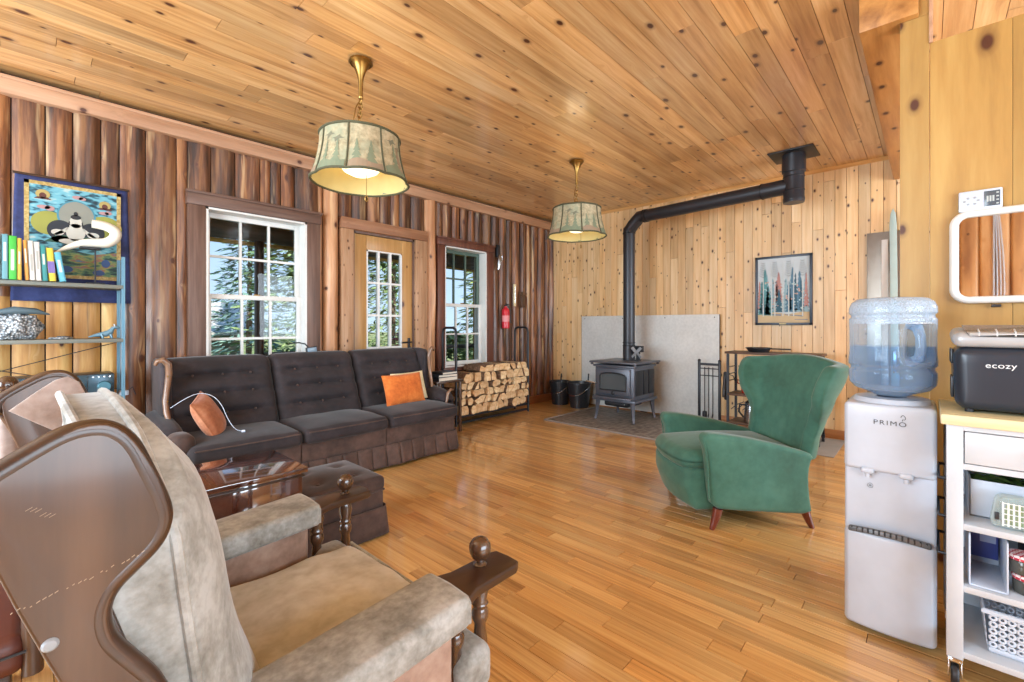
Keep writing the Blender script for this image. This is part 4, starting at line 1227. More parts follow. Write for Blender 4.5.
for lb, x_, y_, l_ in (('short black shovel handle sticking out of the larger bucket', 5.87, 3.86, .50), ('black poker end sticking out of the smaller corner bucket', 5.9, 4.40, .46)):
    t = thing('ash_shovel', lb, 'shovel', (x_, y_, 0.022))
    mb = MB(); mb.tube([(0, 0, .10), (.01, -.03, l_)], .012, 8); obj('handle', mb, M['black_metal'], t)
    mb = MB(); mb.rbox((-.002, .005, .06), (.012, .09, .12), .004, n=2); obj('blade', mb, M['black_metal'], t)

# fireplace tool rack
tr = thing('fireplace_tool_rack', 'black metal fireplace tool stand leaning space beside the heat shield', 'tool rack', (5.90, 2.04, .0155))
tr['label'] = 'black metal fireplace tool stand beside the right end of the heat shield'
for y_ in (-.125, .125):
    mb = MB(); mb.bb(-.014, .014, y_ - .014, y_ + .014, 0, .79, .002); mb.sphere((0, y_, .80), .02, 10); obj('post', mb, M['black_metal'], tr)
mb = MB()
for z_, t_ in ((.755, .03), (.70, .012), (.61, .012)): mb.bb(-.008, .008, -.125, .125, z_ - t_ / 2, z_ + t_ / 2)
mb.bb(-.05, .05, -.14, .14, .0, .02, .004); obj('crossbar', mb, M['black_metal'], tr)
for y_, nm in ((-.05, 'poker'), (.0, 'tongs'), (.05, 'brush')):
    mb = MB(); mb.tube([(-.02, y_, .72), (-.02, y_, .13)], .006, 8)
    if nm == 'brush': mb.rbox((-.02, y_, .10), (.05, .05, .12), .015, n=3)
    else: mb.tube([(-.02, y_, .13), (-.03, y_ + .01, .06)], .008, 8)
    obj(nm, mb, M['black_metal'], tr)
mb = MB(); mb.bb(-.10, .05, .07, .17, .02, .075, .01); obj('tray', mb, M['black_metal'], tr)

# metal trolley behind the green chair
tm = thing('mat', 'grey mat on the floor under the metal trolley', 'mat', (5.66, 1.28, 0)); mb = MB(); mb.bb(-.42, .42, -.62, .58, 0, .008, .003); obj('pile', mb, plain('mat_grey', C('#8e8880'), .9), tm)
tro = thing('trolley', 'dark metal and wood trolley on casters behind the green chair', 'trolley', (5.70, 1.27, 0))
for x_ in (-.15, .15):
    for y_ in (-.44, .44):
        mb = MB(); mb.bb(x_ - .012, x_ + .012, y_ - .012, y_ + .012, .085, .955); lg = obj('post', mb, M['black_metal'], tro)
        mb = MB(); mb.lathe([(.0, -.012), (.030, -.012), (.034, 0), (.030, .012), (0, .012)], (x_, y_, .043), 14, 0, Matrix.Rotation(radians(90), 4, 'X')); mb.bb(x_ - .015, x_ + .015, y_ - .016, y_ + .016, .055, .09); obj('caster', mb, M['black_plastic'], lg)
trwood = wood('trolley_wood', C('#3d2c22'), C('#57402f'), C('#6b5140'), axis='Y', rough=.5)
for z_ in (.145, .47, .95):
    mb = MB(); mb.bb(-.175, .175, -.47 if z_ > .9 else -.44, .47 if z_ > .9 else .44, z_ - .012, z_ + .012, .002); obj('shelf', mb, trwood, tro)
mb = MB()
for z_ in (.62, .70, .78): mb.tube([(.15, .44, z_), (-.15, .44, z_)], .005, 6)
mb.tube([(.15, .44, .55), (.05, .44, .66), (-.15, .44, .70)], .005, 6); obj('wire_brace', mb, M['black_metal'], tro)
for k in range(3):
    mb = MB(); mb.tube([(-.165, .40 - .06 * k, .30), (-.165, .34 - .06 * k, .36), (-.165, .26 - .06 * k, .40)], .004, 6); obj('wire_holder', mb, M['black_metal'], tro)
pn = thing('skillet', 'black cast iron skillet on the top of the trolley', 'pan', (5.68, 1.42, .962))
mb = MB(); mb.lathe([(0, .004), (.09, .004), (.10, 0), (.128, .045), (.134, .045), (.134, .05), (.122, .05), (.095, .009), (0, .009)], n=28, cap=False); obj('bowl', mb, M['stove_dark'], pn)
mb = MB(); mb.rbox((0, -.22, .040), (.035, .20, .014), .006, n=4); obj('handle', mb, M['stove_dark'], pn)
rp = thing('red_pot', 'red enamel pot on the middle shelf of the trolley', 'pot', (5.64, 1.50, .484))
mb = MB(); mb.lathe([(0, 0), (.075, 0), (.085, .01), (.10, .17), (.104, .175), (.098, .175), (.08, .015), (0, .012)], n=28, cap=False); obj('body', mb, plain('red_enamel', C('#a8281e'), .25), rp)
mb = MB(); mb.tube([(0, .09, .13), (0, .13, .15), (0, .13, .11), (0, .09, .10)], .008, 8); obj('handle', mb, plain('red_enamel_handle', C('#a8281e'), .25), rp)
kt = thing('coffee_pot', 'pale blue and steel coffee percolator on the bottom shelf of the trolley', 'coffee pot', (5.62, 1.47, .157))
mb = MB(); mb.lathe([(0, 0), (.085, 0), (.088, .01), (.075, .20), (.07, .215), (.078, .22), (.078, .23), (.05, .25), (.02, .258), (0, .26)], n=28, cap=False); obj('body', mb, M['steel'], kt)
mb = MB(); mb.lathe([(.012, .256), (.016, .275), (0, .285)], n=12); obj('lid_knob', mb, M['black_plastic'], kt)
mb = MB(); mb.tube([(-.03, .07, .20), (-.04, .12, .20), (-.04, .13, .12), (-.03, .085, .06)], .011, 8); obj('handle', mb, M['black_plastic'], kt)
mb = MB(); mb.tube([(.02, -.07, .12), (.03, -.11, .17), (.03, -.125, .205)], [.018, .013, .009], 8); obj('spout', mb, M['steel'], kt)
gl = thing('oven_mitts', 'pair of dark oven gloves hanging on the left end of the trolley', 'gloves', (5.62, 1.745, .70))
for k in (0, 1):
    mb = MB(); mb.rbox((-.04 * k, .01 * k, -.16 + .03 * k), (.05, .035, .30), .017, lambda p, q: (p.x * (1 + .35 * abs(q[2])) + .02 * sin(p.z * 14), p.y, p.z), n=6); obj('glove', mb, M['black_plastic'], gl)
mb = MB(); mb.tube([(0, 0, -.02), (0, -.012, .03), (0, -.02, .06)], .004, 6); obj('loop', mb, M['black_plastic'], gl)

# log rack
lr = thing('log_rack', 'black tubular steel firewood rack under the right-hand window', 'log rack', (4.345, 4.48, 0))
for x_ in (-.69, .69):
    mb = MB(); P = [(x_, -.15, 0), (x_, -.15, 1.17), (x_, -.135, 1.215), (x_, -.09, 1.235), (x_, .05, 1.235), (x_, .10, 1.215), (x_, .115, 1.17), (x_, .115, 0)]
    mb.tube(P, .0165, 10); obj('end_hoop', mb, M['black_metal'], lr)
mb = MB()
for y_ in (-.15, .115): mb.bb(-.69, .69, y_ - .013, y_ + .013, .10, .13)
for y_ in (-.15, .115): mb.bb(-.70, .70, y_ - .012, y_ + .012, .025, .05)
obj('rail', mb, M['black_metal'], lr)
# stacked split firewood, every piece its own object
xs0, xs1 = 3.70, 4.99
zrow = .132; rown = 0; nlog = 0
while zrow < .74 and nlog < 120:
    hrow = RND.uniform(.085, .13)
    x = xs0
    while x < xs1 - .03:
        w_ = RND.uniform(.075, .175)
        if x + w_ > xs1: w_ = xs1 - x
        top_lim = .66 + .09 * sin((x - xs0) / (xs1 - xs0) * pi) + .05 * noise.noise(Vector((x * 4, 0, 0)))
        if zrow + hrow < top_lim + .06 and w_ > .05:
            hw2, hh2 = w_ / 2 - .002, hrow / 2 - .001
            jit = lambda: RND.uniform(.86, 1.0)
            if w_ > .115 and RND.random() < .75:      # a wide cell holds two split wedges
                e = RND.uniform(-.45, .45) * hw2; g_ = .0025
                if RND.random() < .5: shapes = [[(-hw2, -hh2), (e - g_, -hh2), (hw2 * .85 - g_ * 2, hh2), (-hw2 * .6, hh2 * jit()), (-hw2, hh2 * .2)], [(e + g_, -hh2), (hw2, -hh2 * jit()), (hw2, hh2 * .7), (hw2 * .88, hh2)]]
                else: shapes = [[(hw2, -hh2), (hw2, hh2 * .2), (hw2 * .6, hh2 * jit()), (-hw2 * .85 + g_ * 2, hh2), (e + g_, -hh2)], [(-hw2 * .88, hh2), (-hw2, hh2 * .7), (-hw2, -hh2 * jit()), (e - g_, -hh2)]]
            else:
                n_ = RND.choice((4, 4, 5, 9)); a0 = RND.random() * 6.28; pts = []
                for k in range(n_):
                    a = a0 + 2 * pi * k / n_ + (RND.uniform(-.25, .25) if n_ < 9 else 0); rr = RND.uniform(.9, 1.12) if n_ < 9 else RND.uniform(.82, .87)
                    pts.append((max(-1, min(1, cos(a) * rr * 1.2)) * hw2, max(-1, min(1, sin(a) * rr * 1.2)) * hh2))
                shapes = [pts]
            for pts in shapes:
                n_ = len(pts)
                mb = MB(); L_ = RND.uniform(.32, .40); y0 = 4.27 + RND.uniform(-.03, .05)
                mx_, mz_ = sum(p_[0] for p_ in pts) / n_, sum(p_[1] for p_ in pts) / n_
                o = bmesh.new()
                A_ = [o.verts.new((px - mx_, 0, pz - mz_)) for px, pz in pts]; B_ = [o.verts.new(((px - mx_) * .95, L_, (pz - mz_) * .95)) for px, pz in pts]
                o.faces.new(A_); o.faces.new(B_[::-1])
                for k in range(n_): o.faces.new((A_[k], A_[(k + 1) % n_], B_[(k + 1) % n_], B_[k]))
                bmesh.ops.bevel(o, geom=[e_ for e_ in o.edges if (e_.verts[0] in A_) != (e_.verts[1] in A_)], offset=.004, segments=2, affect='EDGES')
                bmesh.ops.recalc_face_normals(o, faces=o.faces)
                mp = {v: mb.bm.verts.new(v.co) for v in o.verts}
                bk = RND.uniform(0, 6.28)
                for f in o.faces:
                    nrm = f.normal; endf = abs(nrm.y) > .8
                    isb = (not endf) and (n_ == 9 or cos(math.atan2(nrm.z, nrm.x) - bk) > .2)
                    mb.face([mp[v] for v in f.verts], 1 if isb else 0)
                o.free()
                lg = obj('firewood_log', mb, [M['log_end'], M['bark']], None, 30)
                lg.location = (x + w_ / 2 + mx_, y0, zrow + hrow / 2 + mz_); lg.rotation_euler = (0, 0, radians(RND.uniform(-.8, .8)))
                tag(lg, 'split firewood log with pale cut end stacked in the black rack', 'firewood', 'split logs in the firewood rack')
                nlog += 1
        x += w_
    zrow += hrow; rown += 1

# small wall things by the right-hand window
fe = thing('fire_extinguisher', 'small red fire extinguisher hanging on the log wall above the log rack', 'fire extinguisher', (4.86, 4.62, 1.22))
mb = MB(); mb.lathe([(0, 0), (.05, .0), (.058, .01), (.058, .26), (.05, .285), (.03, .305), (.02, .315), (.02, .33)], n=24); obj('cylinder', mb, plain('extinguisher_red', C('#c22332'), .3), fe)
mb = MB(); mb.bb(-.02, .02, -.02, .02, .33, .35, .004); mb.box((0, -.03, .355), (.02, .09, .012), .003, Matrix.Rotation(radians(12), 4, 'X')); obj('valve', mb, M['black_plastic'], fe)
mb = MB(); mb.tube([(.02, -.02, .33), (.065, -.03, .30), (.07, -.035, .12), (.066, -.035, .08)], .009, 8); obj('hose', mb, M['black_plastic'], fe)
mb = MB(); mb.lathe([(.0586, .10), (.0586, .19)], n=24, cap=False); tag(obj('label_band', mb, plain('extinguisher_label', C('#d98a8c'), .5), fe), 'pale printed band')
la = thing('hand_tool', 'silver hand tool hanging from a black hook beside the right-hand window', 'tool', (4.74, 4.655, 2.25))
mb = MB(); mb.bb(-.03, .03, -.008, .03, .02, .20, .004); obj('hook_plate', mb, M['black_metal'], la)
mb = MB(); mb.tube([(0, -.02, .05), (-.01, -.03, -.02), (-.02, -.03, -.10), (-.035, -.03, -.17)], [.016, .030, .026, .014], 10); obj('tool_body', mb, M['steel'], la)
mb = MB(); mb.tube([(.0, -.03, .02), (.04, -.03, .04), (.055, -.03, -.01), (.03, -.03, -.05)], .007, 8); obj('tool_lever', mb, M['steel'], la)
wt = thing('thermometer', 'pale narrow wooden thermometer strip on the log wall right of the fire extinguisher', 'thermometer', (5.13, 4.685, 1.56))
mb = MB(); mb.bb(-.025, .025, -.008, .008, 0, .34, .003); obj('backing', mb, M['cream'], wt)
mb = MB(); mb.tube([(0, -.01, .05), (0, -.01, .30)], .004, 6); obj('tube', mb, M['steel'], wt)
bx = thing('match_holder', 'dark wooden match holder on the log wall beside the pale strip', 'holder', (5.26, 4.66, 1.54))
mb = MB(); mb.bb(-.04, .04, -.045, .02, 0, .20, .004); obj('box', mb, M['walnutz'], bx)
mb = MB(); mb.bb(-.04, .04, .0, .02, .20, .25, .004); obj('back_plate', mb, M['walnutz'], bx)

# framed forest picture on the pine wall
pc = thing('framed_picture', 'framed print of a teal and pink forest on the pine wall', 'picture', (6.136, 1.27, 1.685))
W_, H_ = .298, .415
mb = MB(); fw = .028
mb.bb(-.014, .012, -W_, W_, H_ - fw, H_, .003); mb.bb(-.014, .012, -W_, W_, -H_, -H_ + fw, .003); mb.bb(-.014, .012, -W_, -W_ + fw, -H_, H_, .003); mb.bb(-.014, .012, W_ - fw, W_, -H_, H_, .003)
obj('frame', mb, plain('frame_navy', C('#2e3a48'), .35), pc)
PRB, PRM = MB(), []
def flat(name, polys, col, x, parent, rough=.7):
    for P in polys: PRB.prism([(x, y, z) for y, z in P], (.0006, 0, 0), 0, len(PRM))
    PRM.append(plain('print_' + name, C(col), rough))
W2, H2 = W_ - fw, H_ - fw
flat('print_sky', [[(-W2, -H2), (W2, -H2), (W2, H2), (-W2, H2)]], '#c3d0d6', -.0005, pc)
def pine_shape(y, z0, z1, w, seed):
    r = random.Random(seed); n = 9; Lp, Rp = [], []
    for i in range(n):
        t = i / n; ww = w * (1 - t * .85)
        zz = z0 + (z1 - z0) * t
        Rp += [(y - ww * r.uniform(.75, 1.1), zz), (y - ww * .45, zz + (z1 - z0) / n * .75)]
        Lp += [(y + ww * r.uniform(.75, 1.1), zz), (y + ww * .45, zz + (z1 - z0) / n * .75)]
    return Rp + [(y, z1)] + Lp[::-1]
def pch(name, polys, col, x):
    flat(name, polys, col, x, pc)
pch('ground', [[(-W2, -H2), (W2, -H2), (W2, -H2 + .10), (.1, -H2 + .13), (-.05, -H2 + .10), (-W2, -H2 + .14)]], '#c9b48e', -.0012)
pch('ground_shadow', [[(-.2, -H2 + .07), (-.02, -H2 + .09), (-.02, -H2 + .10), (-.2, -H2 + .085)], [(.02, -H2 + .08), (.2, -H2 + .10), (.2, -H2 + .115), (.02, -H2 + .1)], [(-.25, -H2 + .03), (-.12, -H2 + .035), (-.12, -H2 + .042), (-.25, -H2 + .04)]], '#7f8a93', -.0016)
pch('far_pines', [pine_shape(.24, -.26, .10, .055, 1), pine_shape(.17, -.26, .20, .06, 21), pine_shape(.11, -.26, .15, .06, 2), pine_shape(-.03, -.26, .14, .06, 3), pine_shape(-.09, -.26, .22, .05, 22), pine_shape(-.17, -.26, .16, .065, 4), pine_shape(-.23, -.26, .20, .05, 23), pine_shape(.04, -.25, .16, .06, 11)], '#8fb0bb', -.0020)
pch('pink_pines', [pine_shape(.045, -.12, .22, .06, 5), pine_shape(.25, -.22, .12, .034, 6), pine_shape(-.235, -.20, .20, .034, 7), pine_shape(.07, -.14, .12, .04, 24)], '#b58680', -.0024)
pch('teal_pines', [pine_shape(.19, -.29, .26, .085, 8), pine_shape(.155, -.30, .06, .07, 13), pine_shape(.225, -.27, .12, .05, 25)], '#5c959b', -.0028)
pch('blue_pines', [pine_shape(-.10, -.24, .27, .062, 9), pine_shape(-.17, -.24, .22, .055, 14), pine_shape(-.06, -.26, .12, .05, 26)], '#557f98', -.0030)
pch('dark_pines', [pine_shape(.04, -.26, .02, .05, 10), pine_shape(-.185, -.22, .12, .03, 15), pine_shape(-.13, -.2, .2, .028, 27), pine_shape(.21, -.28, .02, .03, 28)], '#345e70', -.0032)
blob = []
rb = random.Random(3)
for k in range(70):
    y, z, r_ = rb.uniform(-.24, .24), rb.uniform(-.24, .12), rb.uniform(.006, .013)
    blob.append([(y + r_ * cos(q) * rb.uniform(.7, 1.2), z + r_ * sin(q) * rb.uniform(.7, 1.2)) for q in (0, 1.05, 2.1, 3.14, 4.2, 5.2)])
pch('leaf_dabs', blob[:24], '#c7a596', -.0034); pch('light_dabs', blob[24:48], '#b3cdd0', -.0034); pch('dark_dabs', blob[48:], '#3f6474', -.0034)
trk = []
for y in (.21, .12, .085, -.06, -.11, -.2, .0): trk.append([(y - .006, -.31), (y + .006, -.31), (y + .003, .32), (y - .003, .32)])
pch('birch_trunks', trk, '#c9d3d2', -.0036)
br_ = []
for y in (.21, .085, -.06, -.2):
    for k in range(7):
        z = .16 + .028 * k; l = .045 - .004 * k
        br_.append([(y, z), (y + l, z + l * .7), (y + l, z + l * .7 + .004), (y, z + .006)]); br_.append([(y, z), (y, z + .006), (y - l, z + l * .7 + .004), (y - l, z + l * .7)])
pch('bare_branches', br_, '#54656c', -.0038)
obj('print', PRB, PRM, pc)
mb = MB(); mb.bb(-.0165, -.014, -.035, .035, -H_ + .008, -H_ + .02); obj('title_plate', mb, M['cream'], pc)

# metal sheet and leaning strips on the stove wall by the post
ms = thing('metal_sheet', 'brushed grey metal sheet fixed on the pine wall beside the post', 'metal sheet', (6.135, .33, 1.2))
mb = MB(); mb.bb(-.006, .006, -.20, .15, -1.2, 1.05, .002); obj('sheet', mb, plain('grey_sheet', C('#9a9288'), .3, .6), ms)
wp_ = thing('glare_strip', 'narrow white upright strip standing in for window glare on the grey metal sheet', 'strip', (6.08, .33, 0))  # solid white strip in place of window light reflected on the sheet
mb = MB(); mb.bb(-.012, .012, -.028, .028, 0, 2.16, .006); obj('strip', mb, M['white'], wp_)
for k, (yb_, lb) in enumerate(((.235, 'pale blue ski leaning beside the post, left one of the pair'), (.14, 'pale blue ski leaning beside the post, right one of the pair'))):
    sk_ = thing('ski', lb, 'ski', (5.95, yb_, 0))
    mb = MB()
    mb.prism([(-.02, -.03, .0), (-.02, .03, .0), (.11, .058, 2.30), (.118, .05, 2.42), (.12, .03, 2.47), (.118, .008, 2.42), (.11, .0, 2.30)], (.012, 0, 0), .003); obj('blade', mb, plain('ski_pale', C('#a7bcb8'), .4), sk_)
    mb = MB(); mb.box((.0, .0, .9), (.03, .05, .22), .006); obj('binding', mb, M['steel'], sk_)
# ================================================================== BOOKSHELF WALL
bs = thing('bookshelf', 'open blue grey metal shelf unit with cross braces against the log wall', 'shelf', (-0.10, 4.52, 0))
bx0, bx1 = -0.62, 0.60
for x_ in (bx0, bx1):
    for y_ in (-.125, .115):
        mb = MB(); mb.bb(x_ - .004, x_ + .004, y_ - .016, y_ + .016, 0, 1.775); mb.bb(x_ - .016 if x_ > 0 else x_, x_ if x_ > 0 else x_ + .016, y_ - .004, y_ + .004, 0, 1.775)
        po_ = obj('post', mb, M['blue_metal'], bs)
        mb = MB()
        for z_ in (.30, .74, 1.17, 1.565):
            for q in (-.02, .02): mb.lathe([(.006, 0), (.005, .003), (0, .004)], (x_ + (.004 if x_ > 0 else -.004), y_, z_ - .02 + q), 8, 0, Matrix.Rotation(radians(90 if x_ > 0 else -90), 4, 'Y'))
        obj('bolt', mb, M['stove_dark'], po_)
for z_ in (.30, .74, 1.17, 1.565):
    mb = MB(); mb.bb(bx0, bx1, -.13, .12, z_ - .028, z_, .003); obj('shelf', mb, M['shelf_top'], bs)
mb = MB(); mb.tube([(bx0, .128, 1.14), (bx1, .128, .77)], .003, 6); mb.tube([(bx1, .131, 1.14), (bx0, .131, .77)], .003, 6); obj('cross_brace', mb, M['black_metal'], bs)

# thangka style wall hanging
tk = thing('wall_hanging', 'painted scroll hanging with navy cloth border and gold inner frame behind the shelf', 'wall hanging', (0.25, 4.655, 0))
mb = MB()
def clothf(a, b):
    z = 1.44 + (2.335 - 1.44) * b
    w = .30 + .02 * (1 - b)
    return Vector(((2 * a - 1) * w, .004 * sin(a * 23) * (1 - b) + .002 * sin(a * 9 + b * 5), z))
mb.grid(clothf, 30, 24)
cl_ = raw('cloth', mb, M['navy'], tk, 60); md = cl_.modifiers.new('Solidify', 'SOLIDIFY'); md.thickness = .004
mb = MB(); mb.tube([(-.31, -.004, 2.333), (.31, -.004, 2.333)], .009, 8); obj('rod', mb, M['walnut'], tk)
gx0_, gx1_, gz0_, gz1_ = -.256, .258, 1.613, 2.295
gm = NT('gold_brocade'); oc = gm.n('ShaderNodeTexCoord').outputs['Object']
gm.set(Base_Color=gm.ramp(gm.noise(oc, 60, 2), [(.4, C('#957c42')), (.6, C('#b39e66'))]), Roughness=.6)
mb = MB(); f_ = .024
mb.bb(gx0_, gx1_, -.012, -.006, gz1_ - f_, gz1_); mb.bb(gx0_, gx1_, -.012, -.006, gz0_, gz0_ + f_); mb.bb(gx0_, gx0_ + f_, -.012, -.006, gz0_, gz1_); mb.bb(gx1_ - f_, gx1_, -.012, -.006, gz0_, gz1_)
obj('gold_border', mb, gm.m, tk)
pm = NT('painted_sky'); oc = pm.n('ShaderNodeTexCoord').outputs['Object']
mp = pm.n('ShaderNodeMapping'); mp.inputs['Scale'].default_value = (13, 13, 32); pm.l(oc, mp.inputs[0])
nn = pm.noise(mp.outputs[0], 1.0, 2)
pm.set(Base_Color=pm.ramp(nn, [(.36, C('#142c36')), (.44, C('#2a5c6c')), (.50, C('#5a97a8')), (.62, C('#6aa5b2')), (.7, C('#9fb4b2'))]), Roughness=.7)
def ell(x, z, rx, rz, n=28, a0=0, a1=2 * pi): return [(x + rx * cos(a0 + (a1 - a0) * i / n), z + rz * sin(a0 + (a1 - a0) * i / n)) for i in range(n)]
LY = [-.0098]
PTB, PTM = MB(), [pm.m]
PTB.bb(gx0_ + f_, gx1_ - f_, -.0095, -.006, gz0_ + f_, gz1_ - f_)
def paint(name, polys, col):
    LY[0] -= .0004
    for P in polys: PTB.prism([(x, LY[0], z) for x, z in P], (0, .0004, 0), 0, len(PTM))
    PTM.append(col if not isinstance(col, str) else plain('paint_' + name, C(col, .62), .7))
lm = NT('painted_land'); oc = lm.n('ShaderNodeTexCoord').outputs['Object']
mp = lm.n('ShaderNodeMapping'); mp.inputs['Scale'].default_value = (11, 11, 34); lm.l(oc, mp.inputs[0])
lm.set(Base_Color=lm.ramp(lm.noise(mp.outputs[0], 1.0, 3), [(.36, C('#1f3638')), (.45, C('#446a52')), (.53, C('#808a50')), (.6, C('#8a5646')), (.68, C('#466f84'))]), Roughness=.7)
paint('landscape', [[(gx0_ + f_, gz0_ + f_), (gx1_ - f_, gz0_ + f_), (gx1_ - f_, 1.83), (.1, 1.80), (-.05, 1.83), (-.14, 1.80), (gx0_ + f_, 1.85)]], lm.m)
paint('petals', [ell(-.135, 2.005, .09, .085), ell(.165, 2.015, .10, .085)], '#a8a94e')
paint('halo_rim', [ell(.01, 2.075, .105, .115)], '#4f9bb0')
paint('halo', [ell(.01, 2.078, .094, .104)], '#9a9c90')
paint('scarf', [ell(-.075, 1.96, .07, .075), ell(.095, 1.965, .07, .07)], '#2a2f38')
paint('robe', [ell(.005, 1.895, .13, .035), [(-.16, 1.87), (.18, 1.87), (.12, 1.92), (-.1, 1.92)]], '#3d6a58')
paint('figure', [ell(.005, 1.955, .052, .065), ell(.005, 2.03, .034, .042), ell(-.09, 1.945, .034, .022), ell(.10, 1.945, .034, .022), ell(.0, 1.885, .085, .022), [(-.11, 1.93), (-.05, 1.98), (-.03, 2.0), (-.05, 1.95), (-.1, 1.92)], [(.12, 1.93), (.06, 1.98), (.04, 2.0), (.06, 1.95), (.11, 1.92)]], '#dcd9cd')
paint('hair', [ell(.005, 2.068, .028, .018), ell(.005, 2.092, .012, .016), [(-.03, 2.04), (-.04, 1.99), (-.03, 1.99), (-.026, 2.03)], [(.04, 2.04), (.05, 1.99), (.04, 1.99), (.036, 2.03)]], '#2b2c30')
paint('clouds', [ell(-.16, 2.115, .035, .014), ell(-.13, 2.11, .025, .018), ell(.015, 2.215, .03, .014), ell(.16, 2.125, .03, .012), ell(.185, 2.13, .02, .015), ell(.04, 2.21, .02, .012)], '#c79a9a')
paint('small_halos', [ell(-.165, 2.205, .036, .034), ell(.165, 2.185, .034, .032)], '#c3b06c')
paint('small_figures', [ell(-.165, 2.195, .018, .022), ell(.165, 2.175, .017, .02), [(-.21, 2.17), (-.12, 2.17), (-.14, 2.185), (-.19, 2.185)], [(.12, 2.15), (.21, 2.15), (.19, 2.165), (.14, 2.165)]], '#6a3a30')
paint('flowers', [ell(-.05, 1.68, .04, .025), ell(.13, 1.665, .035, .02), ell(.17, 1.74, .025, .03)], '#3f5f96')
obj('painting', PTB, PTM, tk)

# white horn on a thin stand, standing on the shelf
hn = thing('curved_horn', 'smooth white curved horn on a thin black stand in front of the painted scroll', 'horn', (0.35, 4.50, 1.567))
HP = [(0.144, 1.78), (0.207, 1.822), (0.279, 1.862), (0.349, 1.872), (0.413, 1.876), (0.458, 1.915), (0.468, 1.965), (0.435, 1.995), (0.39, 2.008), (0.313, 2.012)]
HR = [.004, .018, .027, .033, .036, .036, .035, .034, .033, .030]
P = []; RR = []
for i in range(len(HP) - 1):
    for k in range(4):
        t = k / 4; P.append((HP[i][0] * (1 - t) + HP[i + 1][0] * t - .35, 0, HP[i][1] * (1 - t) + HP[i + 1][1] * t - 1.565)); RR.append(HR[i] * (1 - t) + HR[i + 1] * t)
for _ in range(3):
    P = [P[0]] + [tuple((P[i - 1][k] + 2 * P[i][k] + P[i + 1][k]) / 4 for k in range(3)) for i in range(1, len(P) - 1)] + [P[-1]]
mb = MB(); mb.tube(P, RR, 16); obj('horn', mb, plain('horn_ivory', C('#dedccf'), .3), hn)
mb = MB(); mb.bb(-.085, .03, -.03, .03, .255, .27, .003); mb.tube([(0, 0, 0), (0, 0, .26)], .005, 8); mb.bb(-.05, .05, -.04, .04, 0, .012, .003); obj('stand', mb, M['black_metal'], hn)

# books on the top shelf
BK = [(-0.150, .036, .275, '#3f5f7a', 'steel blue book at the left end of the top shelf row', None), (-0.111, .033, .29, '#8fb3b8', 'pale aqua book left of the bright green one', None), (-0.075, .030, .29, '#5d8f9a', 'teal blue book pressed against the bright green one', None), (-0.042, .038, .283, '#3da63c', 'bright green book on the top shelf', None), (-0.012, .020, .272, '#c9a13a', 'thin mustard yellow book between the green and orange ones', None), (0.009, .018, .262, '#c98a3e', 'thin orange tan book left of the white pair', None),
      (0.034, .026, .262, '#c4c2ba', 'left one of the two white books', None), (0.062, .026, .258, '#cac8c2', 'right one of the two white books', None), (0.092, .026, .238, '#2f7f80', 'dark teal book beside the yellow and purple one', None), (0.127, .034, .225, '#c7b43c', 'yellow book with a purple band on its spine', '#6a5a9a'), (0.176, .034, .20, '#57a5bd', 'leaning light blue book at the right end of the row', None)]
for k, (x_, w_, h_, cc, lb, band) in enumerate(BK):
    tilt = (0, 0, 0, 0, 0, -2.5, -2.5, -2.5, -3, -4, -8)[k]; x_ -= .014 if k < 5 else 0; zl = abs(sin(radians(tilt))) * w_ / 2
    b = thing('book', lb, 'book', (x_, 4.46, 1.567 + zl), 0, 'books on the top shelf')
    if k == 0: tilt = 0
    R4 = Matrix.Rotation(radians(tilt), 4, 'Y')
    mb = MB(); mb.box(R4 @ Vector((0, -.088, h_ / 2)), (w_, .004, h_), .001, R4); mb.box(R4 @ Vector((-w_ / 2 + .0015, 0, h_ / 2)), (.003, .18, h_), 0, R4); mb.box(R4 @ Vector((w_ / 2 - .0015, 0, h_ / 2)), (.003, .18, h_), 0, R4)
    cv = obj('cover', mb, plain('book_cover', C(cc), .45), b)
    mb = MB(); mb.box(R4 @ Vector((0, .0, h_ / 2)), (w_ - .006, .17, h_ - .008), 0, R4); obj('pages', mb, plain('page_edges', C('#ddd6c2'), .8), b)
    mb = MB()
    if band: mb.box(R4 @ Vector((0, -.0895, h_ * .42)), (w_ * .98, .002, h_ * .35), 0, R4); obj('spine_band', mb, plain('spine_band', C(band), .5), cv)
    else:
        mb.box(R4 @ Vector((0, -.0895, h_ * (.45 + .08 * (k % 3)))), (w_ * .4, .0015, h_ * (.3 + .06 * (k % 4))), 0, R4)
        obj('spine_title', mb, plain('spine_title', C('#b9bcae') if k not in (6, 7) else C('#9a9a94'), .5), cv)

# things on the lower shelves
rk = thing('crystal_geode', 'large glittering grey crystal rock on the middle shelf', 'rock', (-0.05, 4.48, 1.1725))
mb = MB()
def rockf(c, r, s):
    o = bmesh.new(); bmesh.ops.create_icosphere(o, subdivisions=4, radius=1)
    for v in o.verts:
        n_ = v.co.normalized(); d = 1 + .22 * noise.noise(n_ * 2.2 + Vector((s, 0, 0))) + .10 * noise.noise(n_ * 6 + Vector((0, s, 0)))
        v.co = Vector((n_.x * r[0] * d, n_.y * r[1] * d, max(-r[2] * .8, n_.z * r[2] * d)))
    mb.add(o, Matrix.Translation(c))
rockf((0, 0, .085), (.13, .08, .105), 1.0); rockf((-.12, 0, .09), (.09, .07, .10), 4.0); obj('crystals', mb, M['rock'], rk, 60)
mb = MB(); mb.tube([(-.10, -.05, .175), (.0, -.045, .195), (.10, -.04, .19), (.165, -.03, .17)], [.012, .026, .020, .004], 10); obj('rind', mb, plain('geode_rind', C('#4a5e68'), .5), rk)
ss = thing('stone_slices', 'thin flat polished stone slice lying on the middle shelf', 'stone', (0.17, 4.46, 1.1725))
